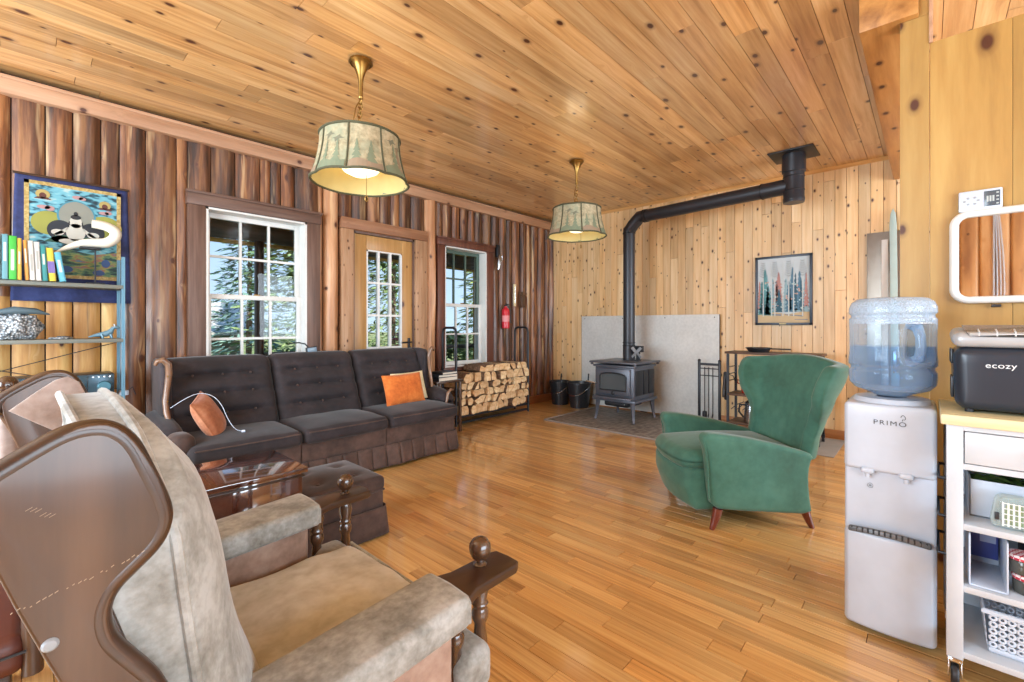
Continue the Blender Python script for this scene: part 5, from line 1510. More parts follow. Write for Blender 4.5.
mb = MB(); mb.lathe([(0, 0), (.06, 0), (.064, .008), (.055, .013), (0, .014)], n=20); obj('slice', mb, M['rock'], ss)
mb = MB(); mb.lathe([(0, .0145), (.035, .0145), (.037, .02), (0, .022)], (.015, 0, 0), 16); obj('upper_slice', mb, M['steel'], ss)
dg = thing('dragon_figurine', 'small blue grey crouching figurine at the right end of the middle shelf', 'figurine', (0.40, 4.46, 1.1725))
mb = MB(); mb.tube([(-.09, 0, .01), (-.05, 0, .022), (0, 0, .03), (.03, 0, .045), (.045, 0, .075), (.06, 0, .082), (.085, 0, .075)], [.004, .012, .021, .02, .012, .014, .006], 12); obj('body', mb, plain('figurine_blue', C('#5f7f8e'), .3), dg)
for x_, y_ in ((-.02, .02), (-.02, -.02), (.03, .02), (.03, -.02)):
    mb = MB(); mb.tube([(x_, y_ * .7, .03), (x_ + .008, y_, .0)], [.009, .006], 8); obj('leg', mb, plain('figurine_blue_leg', C('#5f7f8e'), .3), dg)
mb = MB(); mb.tube([(.055, .008, .085), (.05, .012, .105)], .004, 6); mb.tube([(.055, -.008, .085), (.05, -.012, .105)], .004, 6); obj('ear', mb, M['rock'], dg)
av = thing('stereo_receiver', 'black stereo receiver with round volume knob on the lower shelf', 'stereo', (0.18, 4.53, .741))
mb = MB(); mb.bb(-.265, .265, -.13, .11, .02, .175, .004); obj('case', mb, M['black_plastic'], av)
mb = MB(); mb.bb(-.265, .12, -.136, -.13, .02, .172, .002); mb.bb(.124, .265, -.136, -.13, .02, .172, .002); fp = obj('front_panel', mb, plain('receiver_panel', C('#2d4450'), .25, .4), av)
mb = MB(); mb.lathe([(.040, 0), (.038, .016), (.034, .02), (0, .02)], (.21, -.136, .085), 28, 0, Matrix.Rotation(radians(90), 4, 'X')); tag(obj('volume_knob', mb, plain('knob_teal', C('#3d6672'), .3, .5), av), 'round volume knob')
mb = MB(); mb.bb(-.195, -.150, -.1385, -.136, .115, .150); tag(obj('display', mb, emit('display_blue', C('#8fd0ea'), 1.0), av), 'small lit blue display')
mb = MB()
for k in range(6): mb.lathe([(.006, 0), (.005, .006), (0, .006)], (-.05 + .026 * k, -.136, .13), 10, 0, Matrix.Rotation(radians(90), 4, 'X'))
for k in range(4): mb.lathe([(.007, 0), (.006, .006), (0, .006)], (.15 + .03 * k, -.136, .155), 10, 0, Matrix.Rotation(radians(90), 4, 'X'))
mb.bb(-.24, -.10, -.138, -.136, .05, .056); obj('button', mb, M['steel'], av)
for x_ in (-.22, .22):
    mb = MB(); mb.lathe([(.02, 0), (.02, .02)], (x_, -.09, 0), 12); obj('foot', mb, M['stove_dark'], av)
tt = thing('record_deck', 'flat grey deck on the low shelf behind the chair wing', 'deck', (-0.30, 4.46, .741))
mb = MB(); mb.bb(-.2, .19, -.09, .14, .015, .085, .008); obj('case', mb, plain('deck_grey', C('#55585a'), .4), tt)
mb = MB(); mb.lathe([(.10, .085), (.10, .093), (0, .093)], (-.02, .02, 0), 28); obj('platter', mb, M['black_plastic'], tt)
for x_ in (-.15, .15):
    mb = MB(); mb.lathe([(.015, 0), (.015, .016)], (x_, 0.02, 0), 12); obj('foot', mb, M['stove_dark'], tt)
ex = thing('power_strip', 'small white charger block beside the receiver', 'charger', (0.505, 4.46, .741))
mb = MB(); mb.bb(-.028, .028, -.03, .03, 0, .035, .006); obj('block', mb, M['white_plastic'], ex)
mb = MB(); mb.tube([(.02, 0, .03), (.05, -.02, .06), (.065, -.03, .0)], .004, 6); obj('lead', mb, M['black_plastic'], ex)

# ================================================================== PENDANT LAMPS
def pendant(x, y, label):
    p = thing('pendant_lamp', label, 'lamp', (x, y, ZC - .012), 0, 'pendant lamps with scenic shades')
    mb = MB(); mb.lathe([(0, 0), (.075, 0), (.078, -.012), (.068, -.022), (.062, -.018), (.05, -.03), (.032, -.07), (.020, -.105), (.016, -.13), (.014, -.16), (.013, -.235), (.018, -.24), (.014, -.25), (0, -.25)][::-1], n=28, cap=False)
    obj('ceiling_canopy', mb, M['brass'], p)
    mb = MB()
    def link(c, ang, ry=.022, rx=.013):
        Pn = [(c[0] + rx * cos(t) * cos(ang), c[1] + rx * cos(t) * sin(ang), c[2] + ry * sin(t)) for t in [2 * pi * i / 14 for i in range(14)]]
        mb.tube(Pn, .0035, 6, closed=True)
    for k in range(8): link((-.012 * k * .2, 0, -.268 - .031 * k), radians(90 * (k % 2) + 40))
    mb.tube([(-.0, 0, -.25), (-.035, .0, -.32), (-.05, 0, -.40), (-.035, 0, -.50), (0, 0, -.52)], .004, 6)
    obj('chain', mb, M['brass'], p)
    zt, zb, rt, rb = -.508, -.812, .248, .305
    mb = MB(); mb.lathe([(.012, -.50), (.020, -.495), (.030, -.495), (.030, -.53), (.018, -.55), (.018, -.58), (.028, -.59), (.028, -.62), (0, -.63)][::-1], n=20, cap=False); 
    for a in range(3):
        t = 2 * pi * a / 3 + .3; mb.tube([(0, 0, -.515), (rt * .97 * cos(t), rt * .97 * sin(t), zt - .005)], .004, 6)
    obj('socket', mb, M['brass'], p)
    n = 8; SEG = 6
    def rad(t, a):
        r = rt + (rb - rt) * t + .012 * sin(pi * t) * -1
        f = (a * n / (2 * pi)) % 1.0
        return r * (1 + .034 * (1 - abs(2 * f - 1) ** 2) - .012)
    def surf(off): return lambda a, b: Vector(((rad(b, a * 2 * pi) + off) * cos(a * 2 * pi), (rad(b, a * 2 * pi) + off) * sin(a * 2 * pi), zt + (zb - zt) * b + .007 * sin(pi * ((a * n) % 1)) * (b - .5) * 1.6))
    mb = MB(); mb.grid(surf(0), n * SEG, 8, closed_u=True); sh = raw('lamp_shade', mb, M['shade'], p, 60)
    mb = MB(); mb.grid(surf(-.004), n * SEG, 8, closed_u=True); obj('lining', mb, M['shade_in'], sh, 60)
    mb = MB()
    for k in range(n):
        a = k / n
        mb.tube([surf(.003)(a, b / 6) for b in range(7)], .006, 6)
    for b in (0.0, 1.0):
        mb.tube([surf(.002)(i / (n * SEG), b) for i in range(n * SEG)], .0085, 6, closed=True)
    obj('braid_trim', mb, M['braid'], sh)
    # printed pines, hills and flying geese on the panels
    sets = {'print_green': [], 'print_rust': [], 'print_dark': []}
    r = random.Random(5)
    for k in range(n):
        a0, a1 = k / n, (k + 1) / n
        kind = k % 2
        for q in range(3 if kind else 2):
            cx_ = a0 + (a1 - a0) * r.uniform(.25, .75); w = (a1 - a0) * r.uniform(.14, .24); b0, b1 = .93, r.uniform(.25, .5)
            key = 'print_green' if r.random() < .75 else 'print_rust'
            tiers = 5
            for t in range(tiers):
                ba = b1 + (b0 - b1) * t / tiers; bb_ = b1 + (b0 - b1) * (t + 1.35) / tiers; ww = w * (t + 1.2) / tiers
                sets[key].append([(cx_ - ww, min(.97, bb_)), (cx_, ba), (cx_ + ww, min(.97, bb_))])
        HB = [.84, .80, .78, .79, .82, .85, .86, .84, .82]
        for q in range(8):
            qa, qb = a0 + .006 + (a1 - a0 - .012) * q / 8, a0 + .006 + (a1 - a0 - .012) * (q + 1) / 8
            for w_ in range(3):
                ta, tb = w_ / 3, (w_ + 1) / 3
                sets['print_rust' if kind else 'print_green'].append([(qa, HB[q] + (.97 - HB[q]) * tb), (qa, HB[q] + (.97 - HB[q]) * ta), (qb, HB[q + 1] + (.97 - HB[q + 1]) * ta), (qb, HB[q + 1] + (.97 - HB[q + 1]) * tb)])
        if not kind:
            for q in range(2):
                gx, gy = a0 + (a1 - a0) * (.35 + .3 * q), .22 + .10 * q
                sets['print_dark'].append([(gx - .025, gy + .02), (gx - .003, gy), (gx + .012, gy - .05), (gx + .016, gy), (gx + .03, gy + .03), (gx + .01, gy + .04), (gx - .005, gy + .12), (gx - .008, gy + .03)])
    sf_ = surf(.0026)
    for key, polys in sets.items():
        mb = MB()
        for P in polys:
            mb.poly([sf_(a, b) for a, b in P])
        o = raw('printed_scene', mb, M[key], sh, 60)
    mb = MB(); mb.lathe([(0, -.765), (.06, -.76), (.11, -.735), (.145, -.69), (.15, -.66), (.148, -.655), (.10, -.72), (.0, -.75)], n=28, cap=False); obj('glass_bowl', mb, M['bulb'], p, 60)
    mb = MB(); mb.tube([(.02, -.04, -.60), (.02, -.04, -.90)], .002, 5)
    Pn = [(.02 + .011 * cos(t), -.04, -.918 + .018 * sin(t)) for t in [2 * pi * i / 12 for i in range(12)]]; mb.tube(Pn, .0035, 6, closed=True)
    obj('pull_chain', mb, M['brass'], p)
    ld = bpy.data.lights.new('pendant_light', 'POINT'); ld.energy = PEND_W; ld.color = (1.0, .82, .55); ld.shadow_soft_size = .09
    lo = bpy.data.objects.new('pendant_light', ld); COL.objects.link(lo); lo.parent = p; lo.location = (0, 0, -.60)
    return p
PEND_W = 2.5
pendant(1.52, 2.78, 'nearer pendant lamp with scenic panelled shade hanging before the left-hand window')
pendant(4.02, 2.77, 'farther pendant lamp with scenic panelled shade hanging near the stove pipe')

# ================================================================== WATER DISPENSER AND CART
dp = thing('water_dispenser', 'tall white water cooler standing in front of the kitchen partition', 'water dispenser', (2.52, .118, 0))
hw_, xf_, xb_ = .144, -.157, .15
def dfn(p, q):
    # front face bows outward slightly
    return (p.x - (.018 * (1 - q[1] ** 2) if q[0] < -.5 else 0), p.y, p.z)
mb = MB(); mb.rbox(((xf_ + xb_) / 2, 0, .218), (xb_ - xf_, hw_ * 2, .396), .018, dfn, n=10); lower = obj('lower_cabinet', mb, M['white_plastic'], dp, 50)
mb = MB(); mb.rbox(((xf_ + xb_) / 2 + .004, 0, .548), (xb_ - xf_ - .03, hw_ * 2, .29), .012, n=6); obj('dispensing_recess', mb, M['white_plastic'], dp, 50)
mb = MB(); mb.rbox(((xf_ + xb_) / 2, 0, .808), (xb_ - xf_, hw_ * 2, .276), .016, lambda p, q: (p.x - (.010 * (1 - q[1] ** 2) if q[0] < -.5 else 0), p.y, p.z), n=8); obj('upper_housing', mb, M['white_plastic'], dp, 50)
mb = MB(); mb.lathe([(.05, .02), (.10, .022), (.122, .018), (.130, .0), (.05, 0)][::-1], (-0.01, -.003, .946), 32, cap=False); obj('bottle_collar', mb, M['white_plastic'], dp, 50)
mb = MB(); mb.bb(xf_ - .004, xf_ + .012, -hw_ + .008, hw_ - .008, .500, .535, .012)
def drf(p, q): return (p.x - .016 * (1 - q[1] ** 2), p.y, p.z + .012 * (1 - q[1] ** 2))
mb.bm.free(); mb = MB(); mb.rbox((xf_ - .004, .0, .417), (.02, hw_ * 2 - .03, .024), .008, drf, n=10); tray = obj('drip_tray', mb, plain('drip_grey', C('#6c7278'), .35, .4), dp, 50)
mb = MB()
for k in range(14): mb.box((xf_ - .012 - .016 * (1 - ((k - 6.5) / 6.5) ** 2 * .9), -.115 + .0177 * k, .421 + .012 * (1 - ((k - 6.5) / 6.5) ** 2)), (.006, .006, .018), 0)
obj('drain_slot', mb, M['stove_dark'], tray)
for y_ in (.065, -.055):
    mb = MB(); mb.rbox((xf_ + .005, y_, .672), (.045, .045, .024), .010, n=3); mb.tube([(xf_ - .002, y_, .667), (xf_ - .004, y_, .644)], .009, 10); obj('tap', mb, M['white_plastic'], dp)
mb = MB(); mb.lathe([(.010, 0), (.010, .001), (.0085, .0012), (.0085, .0)], (xf_ + .0175, .058, .605), 20, 0, Matrix.Rotation(radians(-90), 4, 'Y'), cap=False); mb.lathe([(.004, 0), (.003, .001), (0, .001)], (xf_ + .0175, .058, .605), 12, 0, Matrix.Rotation(radians(-90), 4, 'Y')); obj('round_mark', mb, plain('mark_grey', C('#7d838a'), .4), dp)
FACE = Matrix(((0, 0, -1, 0), (-1, 0, 0, 0), (0, 1, 0, 0), (0, 0, 0, 1)))
text_mesh('brand_lettering', 'PRIMO', .026, plain('lettering_grey', C('#4a4e55'), .4), dp, Matrix.Translation((xf_ - .0105, -.005, .875)) @ FACE @ Matrix.Diagonal((1.15, 1, 1, 1)), spacing=1.25)
mb = MB(); Pn = [(xf_ - .010, -.046 + .007 * cos(t) * (1 - .3 * sin(t)), .903 + .009 * sin(t)) for t in [2 * pi * i / 14 for i in range(11)]]; mb.tube(Pn, .0012, 5); mb.tube([(xf_ - .010, -.046, .897), (xf_ - .010, -.043, .889)], .0012, 5); obj('drop_emblem', mb, plain('lettering_grey_emblem', C('#4a4e55'), .4), dp)
for y_ in (-.1, .1):
    mb = MB(); mb.lathe([(.018, 0), (.018, .022)], (-.1, y_, 0), 12); mb.lathe([(.018, 0), (.018, .022)], (.1, y_, 0), 12); obj('foot', mb, M['black_plastic'], dp)
mb = MB(); mb.rbox((.0, hw_ + .003, .515), (.03, .012, .02), .004, n=2); obj('side_button', mb, M['black_plastic'], dp)

# bottle
bt = thing('water_bottle', 'clear blue five gallon water bottle with moulded handle upside down on the cooler', 'water bottle', (2.51, .115, .972))
def glassy(name, col, rough=.04, ior=1.2, alpha=.5):
    m = NT(name); m.set(Base_Color=col, Roughness=rough, IOR=ior, Transmission_Weight=1.0); return m.m
def see_through(name, tcol, dcol, dmix, rough=.08, frost=0):
    m = NT(name); t = m.t; out = t.nodes['Material Output']
    tr = m.n('ShaderNodeBsdfTransparent'); tr.inputs[0].default_value = tcol
    m.set(Base_Color=dcol, Roughness=rough, Specular_IOR_Level=.9)
    mx = m.n('ShaderNodeMixShader')
    lw = m.n('ShaderNodeLayerWeight'); lw.inputs[0].default_value = .35
    f = m.val('ADD', m.val('MULTIPLY', lw.outputs['Facing'], .6), dmix, clamp=True)
    m.l(f, mx.inputs[0]); m.l(tr.outputs[0], mx.inputs[1]); m.l(m.b.outputs[0], mx.inputs[2]); m.l(mx.outputs[0], out.inputs[0])
    return m.m
PROF = [(.052, .0), (.075, .012), (.118, .028), (.136, .05), (.1385, .075), (.1385, .098), (.132, .108), (.132, .116), (.139, .126), (.139, .15), (.137, .165), (.1365, .18), (.1365, .26), (.138, .29), (.1375, .31), (.131, .318), (.131, .324), (.1385, .334), (.138, .355), (.130, .377), (.112, .392), (.07, .397), (0, .398)]
PROF = [(r * 1.055, z * 1.045) for r, z in PROF]
def bottle_surface(mb, zmin, zmax, inset=0.0, dent=True):
    n = 64
    pr2 = []
    for (ra, za), (rb2, zb2) in zip(PROF, PROF[1:]):
        for k in range(4): pr2.append((ra + (rb2 - ra) * k / 4, za + (zb2 - za) * k / 4))
    pr2.append(PROF[-1]); pr2 = [q for q in pr2 if zmin - 1e-6 <= q[1] <= zmax + 1e-6]
    rings = []
    for r, z in pr2:
        ring = []
        for j in range(n):
            a = 2 * pi * j / n
            x, y = cos(a), sin(a)
            rr = max(0.0001, r - inset)
            if dent:
                da = (a - radians(226) + pi) % (2 * pi) - pi
                w = math.exp(-(da / .42) ** 4) * (1 if .14 < z < .31 else 0) * min(1, (z - .14) / .03 if z < .2 else (.31 - z) / .03 if z > .28 else 1)
                rr -= .058 * max(0, w)
            ring.append(mb.bm.verts.new((rr * x, rr * y, z)))
        rings.append(ring)
    for a_, b_ in zip(rings, rings[1:]):
        for j in range(n): mb.face((a_[j], a_[(j + 1) % n], b_[(j + 1) % n], b_[j]))
    return rings
mb = MB(); bottle_surface(mb, 0, 1)
obj('shell', mb, see_through('bottle_plastic', (.80, .88, .95, 1), (.55, .68, .82, 1), .10), bt, 80)
mb = MB(); rg = bottle_surface(mb, 0, .225, .004); mb.face(rg[-1]); tag(obj('water', mb, see_through('bottle_water', (.58, .76, .93, 1), (.30, .50, .75, 1), .10), bt, 60), 'blue tinted water')
ha = radians(226)
mb = MB(); c_, s_ = cos(ha), sin(ha); mb.tube([(.085 * c_, .085 * s_, .145), (.125 * c_, .125 * s_, .165), (.132 * c_, .132 * s_, .20), (.130 * c_, .130 * s_, .25), (.118 * c_, .118 * s_, .285), (.085 * c_, .085 * s_, .30)], [.02, .019, .017, .017, .019, .02], 12); obj('handle', mb, see_through('bottle_handle', (.62, .78, .93, 1), (.45, .62, .82, 1), .25), bt, 80)
fm = NT('condensation'); oc = fm.n('ShaderNodeTexCoord').outputs['Object']
tr = fm.n('ShaderNodeBsdfTransparent'); mx = fm.n('ShaderNodeMixShader'); nn = fm.noise(oc, 220, 2)
fm.set(Base_Color=C('#e2e8ef'), Roughness=.25)
fm.l(fm.val('ADD', fm.val('MULTIPLY', fm.ramp(nn, [(.4, (0, 0, 0, 1)), (.6, (1, 1, 1, 1))]), .45), .22), mx.inputs[0]); fm.l(tr.outputs[0], mx.inputs[1]); fm.l(fm.b.outputs[0], mx.inputs[2]); fm.l(mx.outputs[0], fm.t.nodes['Material Output'].inputs[0])
mb = MB(); bottle_surface(mb, .30, .43, .003, False); tag(obj('droplets', mb, fm.m, bt, 80), 'frosty droplets inside the bottle top')

# kitchen cart
ct = thing('kitchen_cart', 'white kitchen cart with butcher block top, drawers, open shelves and casters', 'cart', (2.43, -.42, 0))
cx_, cy_ = 2.43, -.42
fx, bx_, ly, ry_ = 2.225 - cx_, 2.64 - cx_, -.048 - cy_, -.80 - cy_
mb = MB(); mb.bb(2.21 - cx_, 2.655 - cx_, -.82 - cy_, -.033 - cy_, .918, .955, .004); obj('worktop', mb, wood('butcher_block', C('#b5a87c'), C('#cfc397'), C('#ded4ae'), axis='Y', fine=20, rough=.45, bump=.03), ct)
for x_ in (fx, bx_):
    for y_ in (ly, ry_):
        mb = MB(); sx_ = 1 if x_ < 0 else -1; sy_ = -1 if y_ > 0 else 1
        mb.bb(min(x_, x_ + sx_ * .043), max(x_, x_ + sx_ * .043), min(y_, y_ + sy_ * .043), max(y_, y_ + sy_ * .043), .095, .918, .002); lg = obj('leg', mb, M['cart_white'], ct)
        mx_, my_ = x_ + sx_ * .022, y_ + sy_ * .022
        mb = MB(); mb.lathe([(0, -.011), (.032, -.011), (.036, -.006), (.036, .006), (.032, .011), (0, .011)], (mx_ - .01, my_, .036), 18, 0, Matrix.Rotation(radians(90), 4, 'X')); cs = obj('caster_wheel', mb, M['black_plastic'], lg)
        mb = MB(); mb.bb(mx_ - .022, mx_ + .022, my_ - .020, my_ + .020, .078, .095, .003); mb.bb(mx_ - .03, mx_ + .012, my_ - .019, my_ - .014, .03, .085, .002); mb.bb(mx_ - .03, mx_ + .012, my_ + .014, my_ + .019, .03, .085, .002); obj('caster_fork', mb, M['chrome'], cs)
mb = MB(); mb.bb(fx + .003, bx_, ly - .04, ly - .003, .765, .918); mb.bb(fx + .003, bx_, ry_ + .003, ry_ + .04, .765, .918); mb.bb(fx + .003, fx + .02, ry_ + .04, ly - .04, .765, .785); mb.bb(fx + .003, fx + .02, ry_ + .04, ly - .04, .9, .918)
mb.bb(bx_ - .012, bx_ - .003, ry_ + .04, ly - .04, .12, .918); obj('carcass', mb, M['cart_white'], ct)
mb = MB()
for k, (a, b) in enumerate(((ly - .046, (ly + ry_) / 2 + .003), ((ly + ry_) / 2 - .003, ry_ + .046))):
    mb = MB(); mb.bb(fx + .001, fx + .018, b, a, .788, .897, .002); mb.bb(fx + .018, bx_ - .03, b + .01, a - .01, .79, .88); dw = obj('drawer', mb, M['cart_white'], ct)
    mb = MB(); yc = (a + b) / 2 - .05; mb.tube([(fx, yc + .05, .845), (fx - .022, yc + .05, .845), (fx - .022, yc - .05, .845), (fx, yc - .05, .845)], .005, 8); obj('pull', mb, M['steel'], dw)
for z_ in (.574, .357, .125):
    mb = MB(); mb.bb(fx + .004, bx_ - .012, ry_ + .01, ly - .01, z_ - .022, z_, .002); obj('shelf', mb, M['cart_white'], ct)
mb = MB()
for z_ in (.70, .56, .42): mb.tube([(fx + .10, ly - .002, z_), (fx + .10, ly + .018, z_), (bx_ - .08, ly + .018, z_), (bx_ - .08, ly - .002, z_)], .006, 8)
obj('side_rail', mb, M['black_metal'], ct)

# ice maker on the cart
im = thing('ice_maker', 'black countertop ice maker with silver lid rim on the kitchen cart', 'ice maker', (2.44, -.22, .956))
mb = MB(); mb.rbox((0, 0, .122), (.30, .30, .225), .035, lambda p, q: (p.x * (1 + .03 * q[2]), p.y * (1 + .02 * q[2]), p.z), n=6); obj('body', mb, plain('ice_black', C('#29303b'), .3, .1), im, 60)
mb = MB(); mb.rbox((0, 0, .262), (.312, .31, .055), .026, lambda p, q: (p.x, p.y, p.z + .018 * max(0, q[0])), n=6); rim = obj('lid_rim', mb, plain('silver_rim', C('#a9aeb3'), .3, .15), im, 60)
mb = MB(); mb.prism([(-.150, -.11, .268), (-.150, .11, .268), (-.145, .118, .285), (-.10, .122, .2915), (.10, .122, .310), (.10, -.122, .310), (-.10, -.122, .2915), (-.145, -.118, .285)], (-.006, 0, .004), .0); lidw = obj('lid_window', mb, plain('smoked_lid', C('#5d656b'), .25), rim)
mb = MB()
for k in range(5): mb.tube([(-.158, -.085 + .043 * k, .275), (-.152, -.085 + .043 * k, .289), (-.108, -.088 + .044 * k, .2985)], .0025, 6)
mb.tube([(-.157, -.11, .282), (-.157, .11, .282)], .002, 6); obj('lid_rib', mb, plain('rib_grey', C('#c3c8cc'), .3), lidw)
text_mesh('brand_lettering', 'ecozy', .027, plain('lettering_white', C('#d5dade'), .4), im, Matrix.Translation((-.1525, .035, .172)) @ FACE @ Matrix.Diagonal((1.15, 1, 1, 1)), spacing=1.05)
mb = MB(); mb.bb(-.08, .06, .150, .158, .17, .225, .004); mb.bb(-.05, .05, .148, .156, .04, .12, .003); obj('vent', mb, M['black_plastic'], im)
for x_ in (-.11, .11):
    for y_ in (-.11, .11):
        mb = MB(); mb.lathe([(.012, 0), (.012, .012)], (x_, y_, 0), 12); obj('foot', mb, M['stove_dark'], im)

# cart contents
wb_ = thing('white_storage_box', 'open white box of greens on the top shelf of the kitchen cart', 'box', (2.44, -.26, .575))
mb = MB(); mb.bb(-.10, -.094, -.15, .15, 0, .135, .002); mb.bb(.134, .14, -.15, .15, 0, .135, .002); mb.bb(-.10, .14, .144, .15, 0, .135, .002); mb.bb(-.10, .14, -.15, -.144, 0, .135, .002); mb.bb(-.10, .14, -.15, .15, 0, .006); obj('box', mb, M['white_plastic'], wb_)
mb = MB()
for k in range(90):
    a = RND.random() * 6.28; x_, y_, z_ = RND.uniform(-.08, .12), RND.uniform(-.13, .13), RND.uniform(.10, .165); l_ = RND.uniform(.02, .035); dx_, dy_ = cos(a) * l_, sin(a) * l_
    mb.poly([(x_ - dx_, y_ - dy_, z_), (x_ + dy_ * .4, y_ - dx_ * .4, z_ + .008), (x_ + dx_, y_ + dy_, z_ + RND.uniform(-.01, .015)), (x_ - dy_ * .4, y_ + dx_ * .4, z_ + .005)])
gr = raw('salad_leaves', mb, plain('leaf_green', C('#5d7f3c'), .5), wb_); gr['kind'] = 'stuff'
mb = MB(); mb.bb(-.09, .13, -.14, .14, .006, .10); obj('liner', mb, plain('leaf_pack', C('#4c6a38'), .6), wb_)
mb = MB(); Pn = [(x_, y_, .172) for x_, y_ in ((-.085, .12), (-.06, .14), (.10, .14), (.125, .12), (.125, -.12), (.10, -.14), (-.06, -.14), (-.085, -.12))]; mb.tube(Pn, .006, 6, closed=True); obj('clear_lid_rim', mb, plain('clear_rim', C('#6f7d78'), .15), wb_)
sg = thing('salad_tub', 'clear ribbed tub of lettuce in front of the white box on the cart', 'tub', (2.295, -.265, .575))
mb = MB(); mb.rbox((0, 0, .055), (.07, .20, .108), .02, lambda p, q: (p.x, p.y * (1 - .08 * q[2]), p.z), n=5); obj('tub', mb, see_through('clear_tub', (.85, .92, .90, 1), (.8, .86, .85, 1), .22), sg, 60)
mb = MB(); mb.rbox((.005, -.01, .04), (.05, .16, .07), .02, lambda p, q: (p.x, p.y, p.z + .008 * noise.noise(p * 60)), n=8); obj('lettuce', mb, plain('lettuce_green', C('#8fb060'), .6), sg, 60)
mb = MB()
for k in range(13): mb.bb(-.0385, -.035, -.075 + .0125 * k, -.070 + .0125 * k, .012, .092)
for k in range(5): mb.bb(-.0382, -.035, -.075, .08, .016 + .018 * k, .0185 + .018 * k)
obj('rib', mb, plain('rib_white', C('#d7dfdb'), .3), sg)
mb = MB(); mb.bb(-.039, -.033, .086, .098, .03, .055, .002); obj('clasp', mb, M['black_plastic'], sg)
bb_ = thing('blue_white_carton', 'white open bin with dark blue printed back on the middle shelf of the cart', 'bin', (2.39, -.155, .358))
mb = MB(); mb.bb(-.14, .10, -.045, -.04, 0, .175, .002); mb.bb(-.14, .10, .045, .05, 0, .18, .002); mb.bb(-.14, .10, -.045, .05, 0, .006, .002); mb.bb(.095, .10, -.045, .05, 0, .19, .002); obj('bin', mb, M['white_plastic'], bb_)
mb = MB(); mb.bb(.05, .09, -.036, .042, .04, .19, .002); cbx = tag(obj('carton', mb, plain('carton_blue', C('#35407f'), .5), bb_), 'dark blue carton')
mb = MB(); mb.bb(.0488, .05, -.03, .012, .10, .17); 
obj('carton_label', mb, plain('carton_label', C('#8d9ab8'), .5), cbx)
for k, (z_, lb) in enumerate(((.358, 'lower glass jar with red and white checked lid on the cart'), (.423, 'upper glass jar with red and white checked lid on the cart'))):
    j = thing('jam_jar', lb, 'jar', (2.315 + .006 * k, -.252 + .012 * k, z_), .3 * k, 'jam jars on the cart')
    mb = MB(); mb.lathe([(0, 0), (.036, 0), (.039, .006), (.039, .040), (.034, .048)], n=28); obj('glass', mb, plain('jam', C('#4a4a44'), .12), j)
    gm_ = NT('gingham'); oc = gm_.n('ShaderNodeTexCoord').outputs['Object']; ck = gm_.n('ShaderNodeTexChecker'); ck.inputs['Scale'].default_value = 90; gm_.l(oc, ck.inputs['Vector']); ck.inputs['Color1'].default_value = C('#b8283c'); ck.inputs['Color2'].default_value = C('#ecdcdc'); gm_.set(Base_Color=ck.outputs['Color'], Roughness=.35)
    mb = MB(); mb.lathe([(.038, .046), (.041, .048), (.041, .060), (.038, .063), (0, .0635)], n=28); obj('lid', mb, gm_.m, j)
dk = thing('dark_crock', 'dark round crock behind the jam jars on the middle shelf', 'crock', (2.50, -.33, .358))
mb = MB(); mb.lathe([(0, 0), (.07, 0), (.085, .03), (.085, .13), (.07, .15), (.075, .16), (.068, .16), (.06, .15), (0, .14)], n=28, cap=False); obj('pot', mb, M['stove_dark'], dk)
mb = MB(); mb.lathe([(.066, .161), (.06, .168), (.015, .172), (.015, .185), (0, .188)], n=24); obj('lid', mb, plain('crock_lid', C('#8a5a38'), .4), dk)
bk_ = thing('perforated_basket', 'white plastic basket with round holes on the bottom shelf of the cart', 'basket', (2.42, -.33, .126))
def panel_holes(mb, o, u, v, L, Hh, nx, nz, th=.003, rr=.21):
    o, u, v = Vector(o), Vector(u), Vector(v)
    w, h = L / nx, Hh / nz
    for i in range(nx):
        for j in range(nz):
            c = o + u * (w * (i + .5)) + v * (h * (j + .5)); n_ = 8
            inner, outer = [], []
            for k in range(n_):
                a = 2 * pi * (k + .5) / n_
                inner.append(mb.bm.verts.new(c + u * (w * rr * cos(a)) + v * (h * rr * sin(a))))
                m_ = max(abs(cos(a)), abs(sin(a)))
                outer.append(mb.bm.verts.new(c + u * (w * .5 * cos(a) / m_) + v * (h * .5 * sin(a) / m_)))
            for k in range(n_): mb.face((outer[k], outer[(k + 1) % n_], inner[(k + 1) % n_], inner[k]))
mb = MB(); w0, w1 = -.13, .13; l0, l1 = -.175, .175; hz = .15
panel_holes(mb, (w0, l0, .02), (0, 1, 0), (-.012 / hz, 0, 1), l1 - l0, hz - .03, 16, 5)
panel_holes(mb, (w1, l0, .02), (0, 1, 0), (.012 / hz, 0, 1), l1 - l0, hz - .03, 16, 5)
panel_holes(mb, (w0, l0, .02), (1, 0, 0), (0, -.012 / hz, 1), w1 - w0, hz - .03, 12, 5)
panel_holes(mb, (w0, l1, .02), (1, 0, 0), (0, .012 / hz, 1), w1 - w0, hz - .03, 12, 5)
bsk = raw('walls', mb, M['white_plastic'], bk_); md = bsk.modifiers.new('Solidify', 'SOLIDIFY'); md.thickness = .003
mb = MB(); mb.bb(w0 - .001, w1 + .001, l0 - .001, l1 + .001, 0, .021, .008); obj('bottom', mb, M['white_plastic'], bk_)
mb = MB(); e = .013; mb.tube([(w0 - e, l0 - e, hz - .004), (w1 + e, l0 - e, hz - .004), (w1 + e, l1 + e, hz - .004), (w0 - e, l1 + e, hz - .004)], .009, 8, closed=True); obj('rim', mb, M['white_plastic'], bk_)

